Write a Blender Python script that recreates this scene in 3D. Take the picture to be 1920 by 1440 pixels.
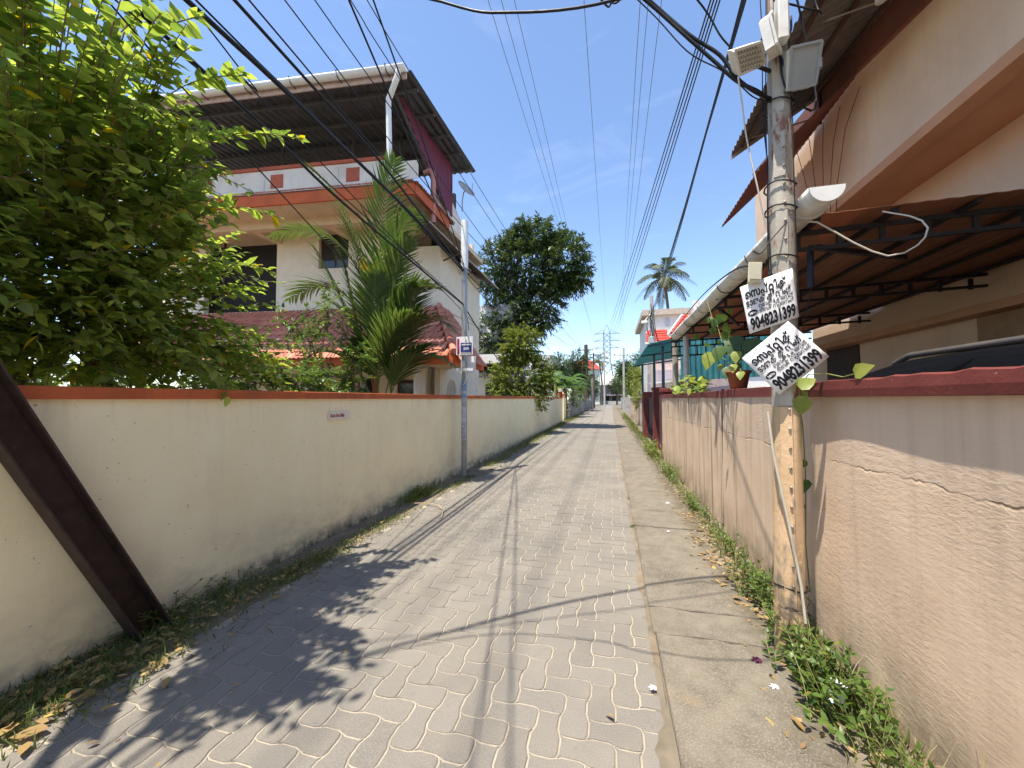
import bpy, math, random
import numpy as np
from mathutils import Vector, Matrix
random.seed(7); RNG = np.random.default_rng(7)
sc = bpy.context.scene
for o in list(bpy.data.objects): bpy.data.objects.remove(o)
COL = sc.collection
R = math.radians

# ------------------------------------------------------------------ camera
EYE = 1.55
cam = bpy.data.cameras.new('camera'); cam.sensor_width = 36.0; cam.lens = 36.0 * 721 / 1920
cam.clip_start = 0.05; cam.clip_end = 2000
camo = bpy.data.objects.new('camera', cam); COL.objects.link(camo)
camo.location = (0, 0, EYE)
camo.rotation_euler = (R(90) + math.atan(27 / 721), 0, math.atan(185 / 721))
sc.camera = camo

# ------------------------------------------------------------------ sky, sun, exposure
SUN = Vector((-0.79, -1.22, 4.3)).normalized()
w = bpy.data.worlds.new('World'); sc.world = w; w.use_nodes = True
nt = w.node_tree; nt.nodes.clear()
out = nt.nodes.new('ShaderNodeOutputWorld'); bg = nt.nodes.new('ShaderNodeBackground')
sky = nt.nodes.new('ShaderNodeTexSky'); sky.sky_type = 'NISHITA'; sky.sun_disc = False
sky.sun_elevation = math.asin(SUN.z); sky.sun_rotation = math.atan2(SUN.x, SUN.y)
sky.altitude = 0; sky.air_density = 1.0; sky.dust_density = 0.35; sky.ozone_density = 2.5
bg.inputs['Strength'].default_value = 0.138
# thin wisps of cloud, denser towards the horizon all the way round
tc = nt.nodes.new('ShaderNodeTexCoord'); mp = nt.nodes.new('ShaderNodeMapping'); mp.inputs['Scale'].default_value = (2.2, 2.2, 7.0)
nz = nt.nodes.new('ShaderNodeTexNoise'); nz.inputs['Scale'].default_value = 1.7; nz.inputs['Detail'].default_value = 7; nz.inputs['Roughness'].default_value = 0.62
nz.inputs['Distortion'].default_value = 0.6
rp = nt.nodes.new('ShaderNodeValToRGB'); rp.color_ramp.elements[0].position = 0.56; rp.color_ramp.elements[1].position = 0.9
rp.color_ramp.elements[1].color = (.16, .16, .16, 1)
mx = nt.nodes.new('ShaderNodeMix'); mx.data_type = 'RGBA'; mx.inputs[7].default_value = (5.2, 5.6, 6.0, 1)
L = nt.links.new
L(tc.outputs['Generated'], mp.inputs[0]); L(mp.outputs[0], nz.inputs['Vector']); L(nz.outputs['Fac'], rp.inputs[0])
tint = nt.nodes.new('ShaderNodeMix'); tint.data_type = 'RGBA'; tint.blend_type = 'MULTIPLY'; tint.inputs[0].default_value = 1; tint.inputs[7].default_value = (1.0, 1.0, 1.03, 1)
L(sky.outputs[0], tint.inputs[6]); L(rp.outputs[0], mx.inputs[0]); L(tint.outputs[2], mx.inputs[6]); L(mx.outputs[2], bg.inputs[0]); L(bg.outputs[0], out.inputs[0])

sl = bpy.data.lights.new('sun', 'SUN'); sl.energy = 4.35; sl.angle = R(0.55); sl.color = (1.0, 0.925, 0.80)
so = bpy.data.objects.new('sun', sl); COL.objects.link(so); so.rotation_euler = SUN.to_track_quat('Z', 'Y').to_euler()
sc.view_settings.view_transform = 'Standard'; sc.view_settings.look = 'None'
sc.view_settings.exposure = 1.03; sc.view_settings.gamma = 1.0; sc.view_settings.use_curve_mapping = False
sc.cycles.max_bounces = 7; sc.cycles.diffuse_bounces = 5; sc.cycles.glossy_bounces = 2; sc.cycles.transmission_bounces = 3; sc.cycles.transparent_max_bounces = 4
sc.cycles.use_adaptive_sampling = True; sc.cycles.adaptive_threshold = .025
try: sc.cycles.use_denoising = True
except Exception: pass

# ------------------------------------------------------------------ material helper
class NT:
    """Small wrapper that writes shader nodes."""
    def __init__(s, name):
        s.m = bpy.data.materials.new(name); s.m.use_nodes = True; s.t = s.m.node_tree
        s.b = s.t.nodes['Principled BSDF']; s.out = s.t.nodes['Material Output']; s._pos = None
    def n(s, k, **kw):
        x = s.t.nodes.new('ShaderNode' + k)
        for a, b in kw.items(): setattr(x, a, b)
        return x
    def l(s, a, b): s.t.links.new(a, b)
    def set(s, sock, v):
        if hasattr(v, 'links'): s.l(v, sock)
        elif isinstance(v, (tuple, list)): sock.default_value = (*v, 1) if len(v) == 3 and len(sock.default_value) == 4 else v
        else: sock.default_value = v
    def pos(s, scale=None, obj=False):
        if obj: o = s.n('TexCoord').outputs['Object']
        else: o = s.n('NewGeometry').outputs['Position']
        if scale is None: return o
        m = s.n('Mapping'); m.inputs['Scale'].default_value = scale; s.l(o, m.inputs[0]); return m.outputs[0]
    def noise(s, scale, detail=4, vec=None, rough=.55, dist=0):
        x = s.n('TexNoise'); x.inputs['Scale'].default_value = scale; x.inputs['Detail'].default_value = min(detail, 4)
        x.inputs['Roughness'].default_value = rough; x.inputs['Distortion'].default_value = dist
        s.l(vec if vec is not None else s.pos(), x.inputs['Vector']); return x.outputs['Fac']
    def vor(s, scale, vec=None, feat='F1', out='Distance'):
        x = s.n('TexVoronoi', feature=feat); x.inputs['Scale'].default_value = scale
        s.l(vec if vec is not None else s.pos(), x.inputs['Vector']); return x.outputs[out]
    def ramp(s, f, a, b, ca=0., cb=1.):
        x = s.n('MapRange'); x.clamp = True
        for i, v in zip((1, 2, 3, 4), (a, b, ca, cb)): x.inputs[i].default_value = v
        s.l(f, x.inputs[0]); return x.outputs[0]
    def mix(s, f, a, b, mode='MIX'):
        x = s.n('Mix', data_type='RGBA', blend_type=mode)
        s.set(x.inputs[0], f); s.set(x.inputs[6], a); s.set(x.inputs[7], b); return x.outputs[2]
    def math(s, op, a, b=0.):
        x = s.n('Math', operation=op); s.set(x.inputs[0], a); s.set(x.inputs[1], b); return x.outputs[0]
    def xyz(s, v=None):
        x = s.n('SeparateXYZ'); s.l(v if v is not None else s.pos(), x.inputs[0]); return x.outputs
    def bump(s, h, strength=.3, dist=.01, prev=None):
        x = s.n('Bump'); x.inputs['Strength'].default_value = strength; x.inputs['Distance'].default_value = dist
        s.l(h, x.inputs['Height'])
        if prev is not None: s.l(prev, x.inputs['Normal'])
        return x.outputs[0]
    def fin(s, col=None, rough=None, normal=None, metal=None, spec=None):
        if col is not None: s.set(s.b.inputs['Base Color'], col)
        if rough is not None: s.set(s.b.inputs['Roughness'], rough)
        if normal is not None: s.l(normal, s.b.inputs['Normal'])
        if metal is not None: s.set(s.b.inputs['Metallic'], metal)
        if spec is not None: s.set(s.b.inputs['Specular IOR Level'], spec)
        return s.m

MATS = {}
def plain(name, col, rough=.7, var=.18, scale=9., bump=.15, bscale=90., metal=0., spec=.3, dirt=None, amt=.5, streak=0., obj=False):
    """Painted or cast surface: colour drift, optional dirt blotches and run-off streaks, fine relief."""
    if name in MATS: return MATS[name]
    t = NT(name); p = t.pos(obj=obj)
    d = tuple(c * (1 - var) for c in col); u = tuple(min(.95, c * (1 + var * .6)) for c in col)
    c = t.mix(t.ramp(t.noise(scale, 5, p), .3, .7), d, u)
    if dirt:
        f = t.ramp(t.noise(scale * .45, 8, p, .68, .4), .48, .72, 0, amt); c = t.mix(f, c, dirt)
    if streak:
        m = t.n('Mapping'); m.inputs['Scale'].default_value = (9, 9, .55); t.l(p, m.inputs[0])
        f = t.ramp(t.noise(2.2, 6, m.outputs[0], .6), .5, .78, 0, streak); c = t.mix(f, c, dirt or (.08, .075, .06))
    r = t.ramp(t.noise(scale * 2, 3, p), .3, .7, rough - .08, min(1, rough + .08))
    nb = t.bump(t.noise(bscale, 6, p, .6), bump, .004) if bump else None
    MATS[name] = t.fin(c, r, nb, metal, spec); return MATS[name]

def leafmat(name, c1, c2, c3=None, trans=.35, rough=.42, tcol=None):
    """Leaf: colour picked per leaf from the 'var' attribute, part of the light passes through."""
    if name in MATS: return MATS[name]
    t = NT(name); a = t.n('Attribute', attribute_name='var').outputs['Fac']
    c = t.mix(t.ramp(a, 0, .8), c1, c2)
    if c3: c = t.mix(t.ramp(a, .965, .98), c, c3)
    c = t.mix(t.ramp(t.noise(14, 2), .35, .7, 0, .35), c, tuple(x * .6 for x in c1))
    t.fin(c, rough, spec=.4)
    tr = t.n('BsdfTranslucent'); ms = t.n('MixShader'); ms.inputs[0].default_value = trans
    hs = t.n('HueSaturation'); hs.inputs['Saturation'].default_value = 1.12; hs.inputs['Value'].default_value = 1.7; hs.inputs['Hue'].default_value = .485
    t.l(c, hs.inputs['Color']); t.l(hs.outputs[0], tr.inputs[0])
    t.l(t.b.outputs[0], ms.inputs[1]); t.l(tr.outputs[0], ms.inputs[2]); t.l(ms.outputs[0], t.out.inputs[0])
    MATS[name] = t.m; return t.m

# ------------------------------------------------------------------ object helpers
ORIG = {}
def tag(o, label=None, cat=None, group=None, kind=None):
    if label: o['label'] = label
    if cat: o['category'] = cat
    if group: o['group'] = group
    if kind: o['kind'] = kind
    return o
def thing(name, loc, label, cat, group=None):
    o = bpy.data.objects.new(name, None); COL.objects.link(o); o.location = loc; o.empty_display_size = .1
    ORIG[o.name] = Vector(loc); return tag(o, label, cat, group)
def put(name, mesh, parent=None, loc=(0, 0, 0), rot=None):
    o = bpy.data.objects.new(name, mesh); COL.objects.link(o)
    if parent is not None: o.parent = parent
    o.location = Vector(loc) - (base_of(parent) if parent is not None else Vector())
    if rot is not None: o.rotation_euler = rot
    return o
def base_of(p):
    return ORIG.get(p.name, Vector()) if p is not None else Vector()

class MB:
    """Collects shapes and links them as one mesh object."""
    def __init__(s): s.v = []; s.f = []; s.sm = []
    def add(s, v, f, smooth=False):
        k = len(s.v); s.v += [tuple(x) for x in v]; s.f += [tuple(i + k for i in q) for q in f]; s.sm += [smooth] * len(f); return s
    def box(s, a, b):
        (x0, y0, z0), (x1, y1, z1) = [min(p, q) for p, q in zip(a, b)], [max(p, q) for p, q in zip(a, b)]
        return s.add([(x0, y0, z0), (x1, y0, z0), (x1, y1, z0), (x0, y1, z0), (x0, y0, z1), (x1, y0, z1), (x1, y1, z1), (x0, y1, z1)],
                     [(0, 3, 2, 1), (4, 5, 6, 7), (0, 1, 5, 4), (1, 2, 6, 5), (2, 3, 7, 6), (3, 0, 4, 7)])
    def bbox(s, a, b, c=.01):
        """box with chamfered vertical and top edges"""
        (x0, y0, z0), (x1, y1, z1) = [min(p, q) for p, q in zip(a, b)], [max(p, q) for p, q in zip(a, b)]
        def ring(i, z):
            return [(x0 + c + i, y0 + i, z), (x1 - c - i, y0 + i, z), (x1 - i, y0 + c + i, z), (x1 - i, y1 - c - i, z), (x1 - c - i, y1 - i, z), (x0 + c + i, y1 - i, z), (x0 + i, y1 - c - i, z), (x0 + i, y0 + c + i, z)]
        v = ring(0, z0) + ring(0, z1 - c) + ring(c, z1); f = [tuple(range(7, -1, -1)), tuple(range(16, 24))]
        for r in (0, 8):
            for k in range(8): f.append((r + k, r + (k + 1) % 8, r + 8 + (k + 1) % 8, r + 8 + k))
        return s.add(v, f)
    def prism(s, poly, d):
        """polygon (3d points) extruded by vector d"""
        n = len(poly); d = Vector(d); p = [Vector(x) for x in poly]
        return s.add(p + [x + d for x in p], [tuple(range(n - 1, -1, -1)), tuple(range(n, 2 * n))] + [(k, (k + 1) % n, n + (k + 1) % n, n + k) for k in range(n)])
    def tube(s, path, rad, n=8, caps=True, smooth=True):
        P = [Vector(p) for p in path]; m = len(P)
        rr = list(rad) if hasattr(rad, '__len__') else [rad] * m
        u = None; v = []
        for i, p in enumerate(P):
            t = (P[min(i + 1, m - 1)] - P[max(i - 1, 0)]).normalized()
            if u is None: u = t.orthogonal().normalized()
            u = (u - t * u.dot(t)); u = u.normalized() if u.length > 1e-6 else t.orthogonal().normalized()
            w_ = t.cross(u)
            for k in range(n):
                a = 2 * math.pi * k / n; v.append(p + (u * math.cos(a) + w_ * math.sin(a)) * rr[i])
        f = [(i * n + k, i * n + (k + 1) % n, (i + 1) * n + (k + 1) % n, (i + 1) * n + k) for i in range(m - 1) for k in range(n)]
        s.add(v, f, smooth)
        if caps: s.add(v[:n], [tuple(range(n - 1, -1, -1))]); s.add(v[-n:], [tuple(range(n))])
        return s
    def bar(s, a, b, w_, h, up=(0, 0, 1)):
        a, b = Vector(a), Vector(b); t = (b - a).normalized(); r = t.cross(Vector(up))
        r = r.normalized() if r.length > 1e-5 else t.orthogonal().normalized(); q = r.cross(t)
        v = [p + r * x * w_ / 2 + q * y * h / 2 for p in (a, b) for x, y in ((-1, -1), (1, -1), (1, 1), (-1, 1))]
        return s.add(v, [(0, 1, 2, 3), (7, 6, 5, 4), (0, 4, 5, 1), (1, 5, 6, 2), (2, 6, 7, 3), (3, 7, 4, 0)])
    def lathe(s, c, prof, n=20):
        v = [(c[0] + r * math.cos(2 * math.pi * k / n), c[1] + r * math.sin(2 * math.pi * k / n), c[2] + z) for r, z in prof for k in range(n)]
        f = [(i * n + k, i * n + (k + 1) % n, (i + 1) * n + (k + 1) % n, (i + 1) * n + k) for i in range(len(prof) - 1) for k in range(n)]
        return s.add(v, f, True)
    def grid(s, nu, nv, fn, smooth=False):
        v = [fn(i / nu, j / nv) for j in range(nv + 1) for i in range(nu + 1)]
        f = [(j * (nu + 1) + i, j * (nu + 1) + i + 1, (j + 1) * (nu + 1) + i + 1, (j + 1) * (nu + 1) + i) for j in range(nv) for i in range(nu)]
        return s.add(v, f, smooth)
    def mesh(s, name, mat, off=Vector(), xf=None):
        V = [xf(Vector(p)) for p in s.v] if xf else s.v
        me = bpy.data.meshes.new(name); me.from_pydata([(p[0] - off[0], p[1] - off[1], p[2] - off[2]) for p in V], [], s.f)
        if any(s.sm): me.polygons.foreach_set('use_smooth', s.sm)
        if mat: me.materials.append(mat)
        me.update(); return me
    def build(s, name, mat, parent=None, xf=None, solid=0):
        me = s.mesh(name, mat, base_of(parent), xf)
        o = bpy.data.objects.new(name, me); COL.objects.link(o)
        if parent is not None:
            o.parent = parent
            if parent.name in ORIG and parent.parent is not None: pass
            ORIG[o.name] = base_of(parent)
        if solid:
            md = o.modifiers.new('s', 'SOLIDIFY'); md.thickness = solid; md.offset = 0
        return o

def np_obj(name, V, F, mat, parent=None, var=None, smooth=False):
    """mesh from arrays: V (N,3), F (M,k)"""
    me = bpy.data.meshes.new(name); V = np.asarray(V, dtype=np.float32) - np.array(base_of(parent), dtype=np.float32)
    k = F.shape[1]; me.vertices.add(len(V)); me.vertices.foreach_set('co', V.ravel())
    me.loops.add(F.size); me.loops.foreach_set('vertex_index', F.astype(np.int32).ravel())
    me.polygons.add(len(F)); me.polygons.foreach_set('loop_start', np.arange(0, F.size, k, dtype=np.int32))
    try: me.polygons.foreach_set('loop_total', np.full(len(F), k, dtype=np.int32))
    except Exception: pass
    if smooth: me.polygons.foreach_set('use_smooth', np.ones(len(F), dtype=bool))
    if var is not None:
        a = me.attributes.new('var', 'FLOAT', 'POINT'); a.data.foreach_set('value', np.asarray(var, dtype=np.float32))
    me.materials.append(mat); me.update(calc_edges=True); me.validate()
    o = bpy.data.objects.new(name, me); COL.objects.link(o)
    if parent is not None: o.parent = parent; ORIG[o.name] = base_of(parent)
    return o

def unit(a): return a / (np.linalg.norm(a, axis=-1, keepdims=True) + 1e-9)
LEAF_T = np.array([0, .28, .62, 1.0]); LEAF_W = np.array([0.06, .95, .8, 0.0])
def leaves(pos, d, up, length, width, curl=.15, fold=.25, W=LEAF_W):
    """arrays of leaves -> V, F(quads), 12 verts each: left edge, midrib, right edge at four stations"""
    pos, d = np.asarray(pos, float), unit(np.asarray(d, float)); n = len(pos)
    up = np.asarray(up, float); side = unit(np.cross(d, up)); nrm = unit(np.cross(side, d))
    length = np.broadcast_to(np.asarray(length, float), (n,)); width = np.broadcast_to(np.asarray(width, float), (n,))
    V = np.zeros((n, 4, 3, 3))
    for i in range(4):
        t = LEAF_T[i]; c = pos + d * (length * t)[:, None] - nrm * (length * curl * t * t)[:, None]
        hw = (width * .5 * W[i])[:, None]
        V[:, i, 1] = c; V[:, i, 0] = c - side * hw + nrm * hw * fold; V[:, i, 2] = c + side * hw + nrm * hw * fold
    q = []
    for i in range(3):
        for k in range(2): a = i * 3 + k; q.append((a, a + 1, a + 4, a + 3))
    q = np.array(q); F = (np.arange(n)[:, None, None] * 12 + q[None]).reshape(-1, 4)
    return V.reshape(-1, 3), F
def rvar(n, k=12): return np.repeat(RNG.random(n), k)
def rdir(n):
    a = RNG.normal(size=(n, 3)); return unit(a)
def ell(n, c, r, shell=0.):
    u = rdir(n); q = (shell + (1 - shell) * RNG.random(n)) ** (1 / 3); return np.array(c) + u * q[:, None] * np.array(r)
def one_leaf_mesh(name, mat, l, wd, curl=.15, fold=.25, var=.5):
    V, F = leaves([(0, 0, 0)], [(1, 0, 0)], [(0, 0, 1)], l, wd, curl, fold)
    o = np_obj(name, V, F, mat, None, np.full(12, var), True); me = o.data; bpy.data.objects.remove(o); return me
def aim(d, up):
    d = Vector(d).normalized(); s_ = d.cross(Vector(up)); s_ = s_.normalized() if s_.length > 1e-5 else d.orthogonal().normalized()
    n_ = s_.cross(d); return Matrix((d, -s_, n_)).transposed().to_euler()
def bez(a, b, c, n):
    a, b, c = Vector(a), Vector(b), Vector(c)
    return [a * (1 - t) ** 2 + b * 2 * t * (1 - t) + c * t * t for t in [i / (n - 1) for i in range(n)]]
TXT = {}
def text_mesh(s, size, mat, bold=0.):
    """flat lettering as a mesh; outlines are made once while the scene is still empty"""
    me = TXT[(s, bold)].copy(); me.materials.clear(); me.materials.append(mat)
    for v_ in me.vertices: v_.co = v_.co * size
    return me
def make_text(s, bold):
    c = bpy.data.curves.new('t', 'FONT'); c.body = s; c.size = 1; c.offset = bold; c.resolution_u = 2
    o = bpy.data.objects.new('t', c); COL.objects.link(o); bpy.context.view_layer.update()
    me = bpy.data.meshes.new_from_object(o.evaluated_get(bpy.context.evaluated_depsgraph_get()))
    bpy.data.objects.remove(o); bpy.data.curves.remove(c); return me
for s_, b_ in [(q, e_) for e_ in (.034, .016) for q in ('െ സ പ് റ ി ക് ട ാ ങ ക ല ീ ന ം ഗ് ബ ോ യ പ & \u0d4d').split()] + [('9048231399', .042), ('24Hrs', .03), ('500', .02), ('Stick No Bills', .02)]: TXT[(s_, b_)] = make_text(s_, b_)
# ------------------------------------------------------------------ ground, road, walkway
m_dirt = plain('dirt', (.20, .165, .12), .95, .3, 3, .6, 25, dirt=(.11, .10, .07), amt=.7)
g = MB().add([(-400, -200, -.015), (400, -200, -.015), (400, 600, -.015), (-400, 600, -.015)], [(0, 1, 2, 3)]).build('ground', m_dirt); tag(g, kind='structure')

t = NT('road_bed'); p = t.pos(); xyz = t.xyz()
sand = t.mix(t.ramp(t.noise(18, 6), .3, .7), (.275, .238, .183), (.43, .372, .285))
sand = t.mix(t.ramp(t.noise(.9, 5), .45, .65, 0, .45), sand, (.24, .21, .165))
br = t.n('TexBrick'); br.inputs['Scale'].default_value = 3.8; br.inputs['Mortar Size'].default_value = .012
br.inputs['Color1'].default_value = (.185, .168, .142, 1); br.inputs['Color2'].default_value = (.215, .196, .168, 1); br.inputs['Mortar'].default_value = (.28, .245, .195, 1)
t.l(p, br.inputs['Vector'])
far = t.mix(t.ramp(t.noise(.5, 6), .35, .7, 0, .35), br.outputs['Color'], (.21, .2, .185))
c = t.mix(t.ramp(xyz[1], 25.5, 25.7), sand, far)
m_bed = t.fin(c, .95, t.bump(t.noise(120, 4), .5, .004))
road = MB().add([(-2.62, -4, 0), (.235, -4, 0), (.235, 26, 0), (-2.62, 26, 0)], [(0, 1, 2, 3)])
road.add([(-2.62, 26, 0.0), (.235, 26, 0.0), (.235, 70, 0.0), (-2.55, 70, 0.0), (-.7, 140, 0.0), (2.4, 140, 0.0)], [(0, 1, 2, 3), (3, 2, 5, 4)])
road = road.build('road', m_bed); tag(road, kind='structure')

t = NT('paver'); ri = t.n('ObjectInfo').outputs['Random']
at = t.n('Attribute', attribute_name='var').outputs['Fac']; rr = t.math('FRACT', t.math('ADD', ri, at))
c = t.mix(rr, (.150, .139, .122), (.186, .173, .152))
c = t.mix(t.ramp(t.noise(1.1, 6, None, .65), .42, .7, 0, .5), c, (.27, .236, .186))
c = t.mix(t.ramp(t.noise(.6, 4), .5, .72, 0, .4), c, (.115, .104, .088))
c = t.mix(t.ramp(t.noise(160, 3), .42, .62, 0, .45), c, (.28, .255, .215))
c = t.mix(t.ramp(t.noise(28, 5, None, .7), .58, .72, 0, .45), c, (.15, .14, .13))
m_paver = t.fin(c, .88, t.bump(t.noise(210, 5, None, .7), .35, .003, t.bump(t.noise(30, 4), .25, .004)), spec=.2)
U0 = .122; A0 = .07
def edge_pts(kind, i, j):
    """interior points of a unit joint between grid corners, shared by the two stones beside it"""
    s_ = 1 if (i + j) % 2 == 0 else -1
    return [((i + q, j + s_ * A0) if kind == 'h' else (i + s_ * A0, j + q)) for q in (.2, .8)]
def stone_outline(i, j, hor):
    a, b = (2, 1) if hor else (1, 2); P = []
    for k in range(a): P += [(i + k, j)] + edge_pts('h', i + k, j)
    for k in range(b): P += [(i + a, j + k)] + edge_pts('v', i + a, j + k)
    for k in range(a - 1, -1, -1): P += [(i + k + 1, j + b)] + edge_pts('h', i + k, j + b)[::-1]
    for k in range(b - 1, -1, -1): P += [(i, j + k + 1)] + edge_pts('v', i, j + k)[::-1]
    return P
def inset(P, d):
    n = len(P); o = []
    for k in range(n):
        a, b, c_ = (Vector(P[k - 1]), Vector(P[k]), Vector(P[(k + 1) % n]))
        e1 = (b - a).normalized(); e2 = (c_ - b).normalized(); n1 = Vector((-e1.y, e1.x)); n2 = Vector((-e2.y, e2.x))
        m_ = (n1 + n2); m_ = m_ / max(.6, m_.length_squared) * 2 if m_.length > 1e-6 else n1
        o.append(b + m_ * d * .5 * 1.0 if m_.length < 1e-6 else b + m_.normalized() * d)
    return o
def stone(P, c, jit=0.):
    n = len(P); A = inset(P, .045 + random.uniform(-.012, .012)); B = inset(P, .075)
    v = [((a.x - c[0]) * U0, (a.y - c[1]) * U0, -.0035) for a in A] + [((b.x - c[0]) * U0, (b.y - c[1]) * U0, .0) for b in B]
    return v, [tuple(range(n, 2 * n))] + [(k, (k + 1) % n, n + (k + 1) % n, n + k) for k in range(n)]
stones = []
I0, I1 = int(-2.62 / U0), int(.235 / U0)
for j in range(4, int(25.5 / U0)):
    for i in range(I0 - 1, I1 + 1):
        k = (i - j) % 4
        if k == 0: stones.append((i, j, True))
        elif k == 3: stones.append((i, j, False))
stones = [s_ for s_ in stones if (s_[1] * U0) > .5]
def seen(i, j):
    x, y = (i + .75) * U0, (j + .75) * U0; zc = -.2486 * x + .9686 * y; xc = .9686 * x + .2486 * y
    return zc > .2 and abs(xc / zc) < 1.36 and 1.55 / zc < .985
stones.sort(key=lambda s_: (s_[0] * U0 + .6) ** 2 * .6 + (s_[1] * U0) ** 2)
whole = lambda s_: s_[0] * U0 > -2.55 and (s_[0] + (2 if s_[2] else 1)) * U0 < .225
near = [s_ for s_ in stones if seen(s_[0], s_[1]) and whole(s_)][:300]; ns = set(near)
cache = {}
for (i, j, h) in near:
    key = (h, (i + j) % 2)
    c = (i + (1 if h else .5), j + (.5 if h else 1))
    if key not in cache:
        v, f = stone(stone_outline(i, j, h), c); cache[key] = MB().add(v, f).mesh('paver', m_paver)
        at_ = cache[key].attributes.new('var', 'FLOAT', 'POINT')
    put('paver', cache[key], road, (c[0] * U0, c[1] * U0, .0055 + random.uniform(-.001, .001)), (random.gauss(0, .004), random.gauss(0, .004), random.gauss(0, .004)))
mb = MB(); vv = []
for (i, j, h) in stones:
    if (i, j, h) in ns: continue
    c = (i + (1 if h else .5), j + (.5 if h else 1)); v, f = stone(stone_outline(i, j, h), (0, 0))
    z = .0052 + random.uniform(-.001, .001); r_ = random.random(); tx, ty = random.gauss(0, .004), random.gauss(0, .004)
    if not whole((i, j, h)):
        v = [(min(max(a, -2.615 + .012 * math.sin(b * 9)), .228), b, e) for a, b, e in v]
        if max(q[0] for q in v) - min(q[0] for q in v) < .02: continue
    mb.add([(a, b, e + z + (a - c[0] * U0) * tx + (b - c[1] * U0) * ty) for a, b, e in v], f); vv += [r_] * len(v)
o = mb.build('paving', m_paver, road); tag(o, kind='stuff'); a = o.data.attributes.new('var', 'FLOAT', 'POINT'); a.data.foreach_set('value', vv)

# concrete drain slabs along the right edge
t = NT('old_concrete'); c = t.mix(t.ramp(t.noise(6, 6, None, .65), .3, .7), (.128, .112, .086), (.214, .186, .145))
c = t.mix(t.ramp(t.noise(1.6, 5), .5, .68, 0, .6), c, (.095, .083, .065))
c = t.mix(t.ramp(t.noise(110, 3, None, .7), .5, .62, 0, .7), c, (.27, .24, .19))
c = t.mix(t.ramp(t.vor(70), .0, .22, .85, 0), c, t.mix(t.ramp(t.noise(45, 2), .45, .55), (.10, .09, .08), (.30, .27, .22)))
c = t.mix(t.ramp(t.noise(2.6, 3, t.pos((1, 1, 1)), .5), .62, .72, 0, .6), c, (.30, .21, .13))
f = t.ramp(t.math('ADD', t.xyz()[0], t.math('MULTIPLY', t.math('SUBTRACT', t.noise(3.5, 4, None, .7), .5), .7)), .80, 1.0, 0, .85); c = t.mix(f, c, t.mix(t.noise(20, 4), (.06, .05, .035), (.16, .13, .09)))
m_conc = t.fin(c, .93, t.bump(t.noise(90, 6, None, .7), .7, .008, t.bump(t.noise(9, 4), .4, .01)), spec=.2)
walk = MB().add([(.2, -4, .004), (1.28, -4, .004), (1.28, 70, .004), (.2, 70, .004)], [(0, 1, 2, 3)]).build('drain_walkway', m_dirt); tag(walk, kind='structure')
cuts = [-1.2, .55, 1.75, 2.72, 3.05, 3.88, 4.9, 5.62, 6.75, 7.9, 9.0, 10.2, 11.3, 12.5, 13.7, 14.8, 16, 17.2, 18.4, 19.6, 20.8, 22, 23.2, 24.4, 25.6]
for k in range(len(cuts) - 1):
    y0, y1 = cuts[k] + .007, cuts[k + 1] - .007; x0 = .262 + random.uniform(-.008, .008); x1 = 1.0 + random.uniform(-.05, .05)
    n = 8; e0 = [random.gauss(0, .008) for _ in range(n + 1)]; e1 = [random.gauss(0, .008) for _ in range(n + 1)]; z0 = .026 + random.uniform(-.006, .006)
    tl = random.gauss(0, .006); low = []; top = []
    for q in range(n + 1): low.append((x0 + (x1 - x0) * q / n, y0 + e0[q]))
    for q in range(n + 1): low.append((x1 - (x1 - x0) * q / n, y1 + e1[n - q]))
    cx, cy = (x0 + x1) / 2, (y0 + y1) / 2
    top = [(cx + (a - cx) * .985, cy + (b - cy) * .988) for a, b in low]; N_ = len(low)
    v = [(a, b, -.01) for a, b in low] + [(a, b, z0 - .008 + (b - cy) * tl) for a, b in low] + [(a, b, z0 + (b - cy) * tl) for a, b in top]
    f = [tuple(range(2 * N_, 3 * N_))] + [(r_ * N_ + q, r_ * N_ + (q + 1) % N_, (r_ + 1) * N_ + (q + 1) % N_, (r_ + 1) * N_ + q) for r_ in (0, 1) for q in range(N_)]
    MB().add(v, f).build('slab', m_conc, walk)
far_slab = MB().box((.262, 25.62, -.01), (1.0, 69, .024)).build('slab', m_conc, walk)
# sandy mortar fillet between paving and slabs
mb = MB(); n = 520
mb.grid(n, 1, lambda u, v: (.262 - (1 - v) * max(.004, .030 + .018 * math.sin(u * 191) + .014 * math.sin(u * 77 + 1) + random.gauss(0, .008) + (.035 if u < .115 else 0)), -1 + u * 26, .0065 + .009 * v))
m_mort = plain('edge_mortar', (.18, .15, .11), .95, .4, 5, .8, 50, dirt=(.30, .205, .12), amt=.75)
mb.build('edge_mortar', m_mort, walk)
# ------------------------------------------------------------------ left compound wall
t = NT('cream_plaster'); xyz = t.xyz()
c = t.mix(t.ramp(t.noise(2.2, 5), .3, .7), (.85, .735, .46), (.91, .81, .53))
st = t.pos((5, 5, .5)); f = t.ramp(t.noise(1.6, 6, st, .6), .55, .8, 0, .22)
c = t.mix(f, c, (.60, .52, .37))
low = t.ramp(xyz[2], .0, .62, 1, 0); f = t.math('MULTIPLY', low, t.ramp(t.noise(2.6, 8, t.pos((1, 1, 1.6)), .7), .42, .72, 0, .75))
c = t.mix(f, c, (.44, .38, .29))
f = t.math('MULTIPLY', t.ramp(xyz[2], .0, .16, 1, 0), t.ramp(t.noise(7, 6, None, .7), .35, .6)); c = t.mix(f, c, (.13, .115, .085))
f = t.ramp(t.noise(1.1, 9, t.pos((1, 1, 1.4)), .78), .62, .74, 0, .25); c = t.mix(f, c, (.58, .50, .37))
sp = t.ramp(t.noise(34, 3, None, .6), .69, .73, 0, .7); c = t.mix(sp, c, (.20, .17, .13))
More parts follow.
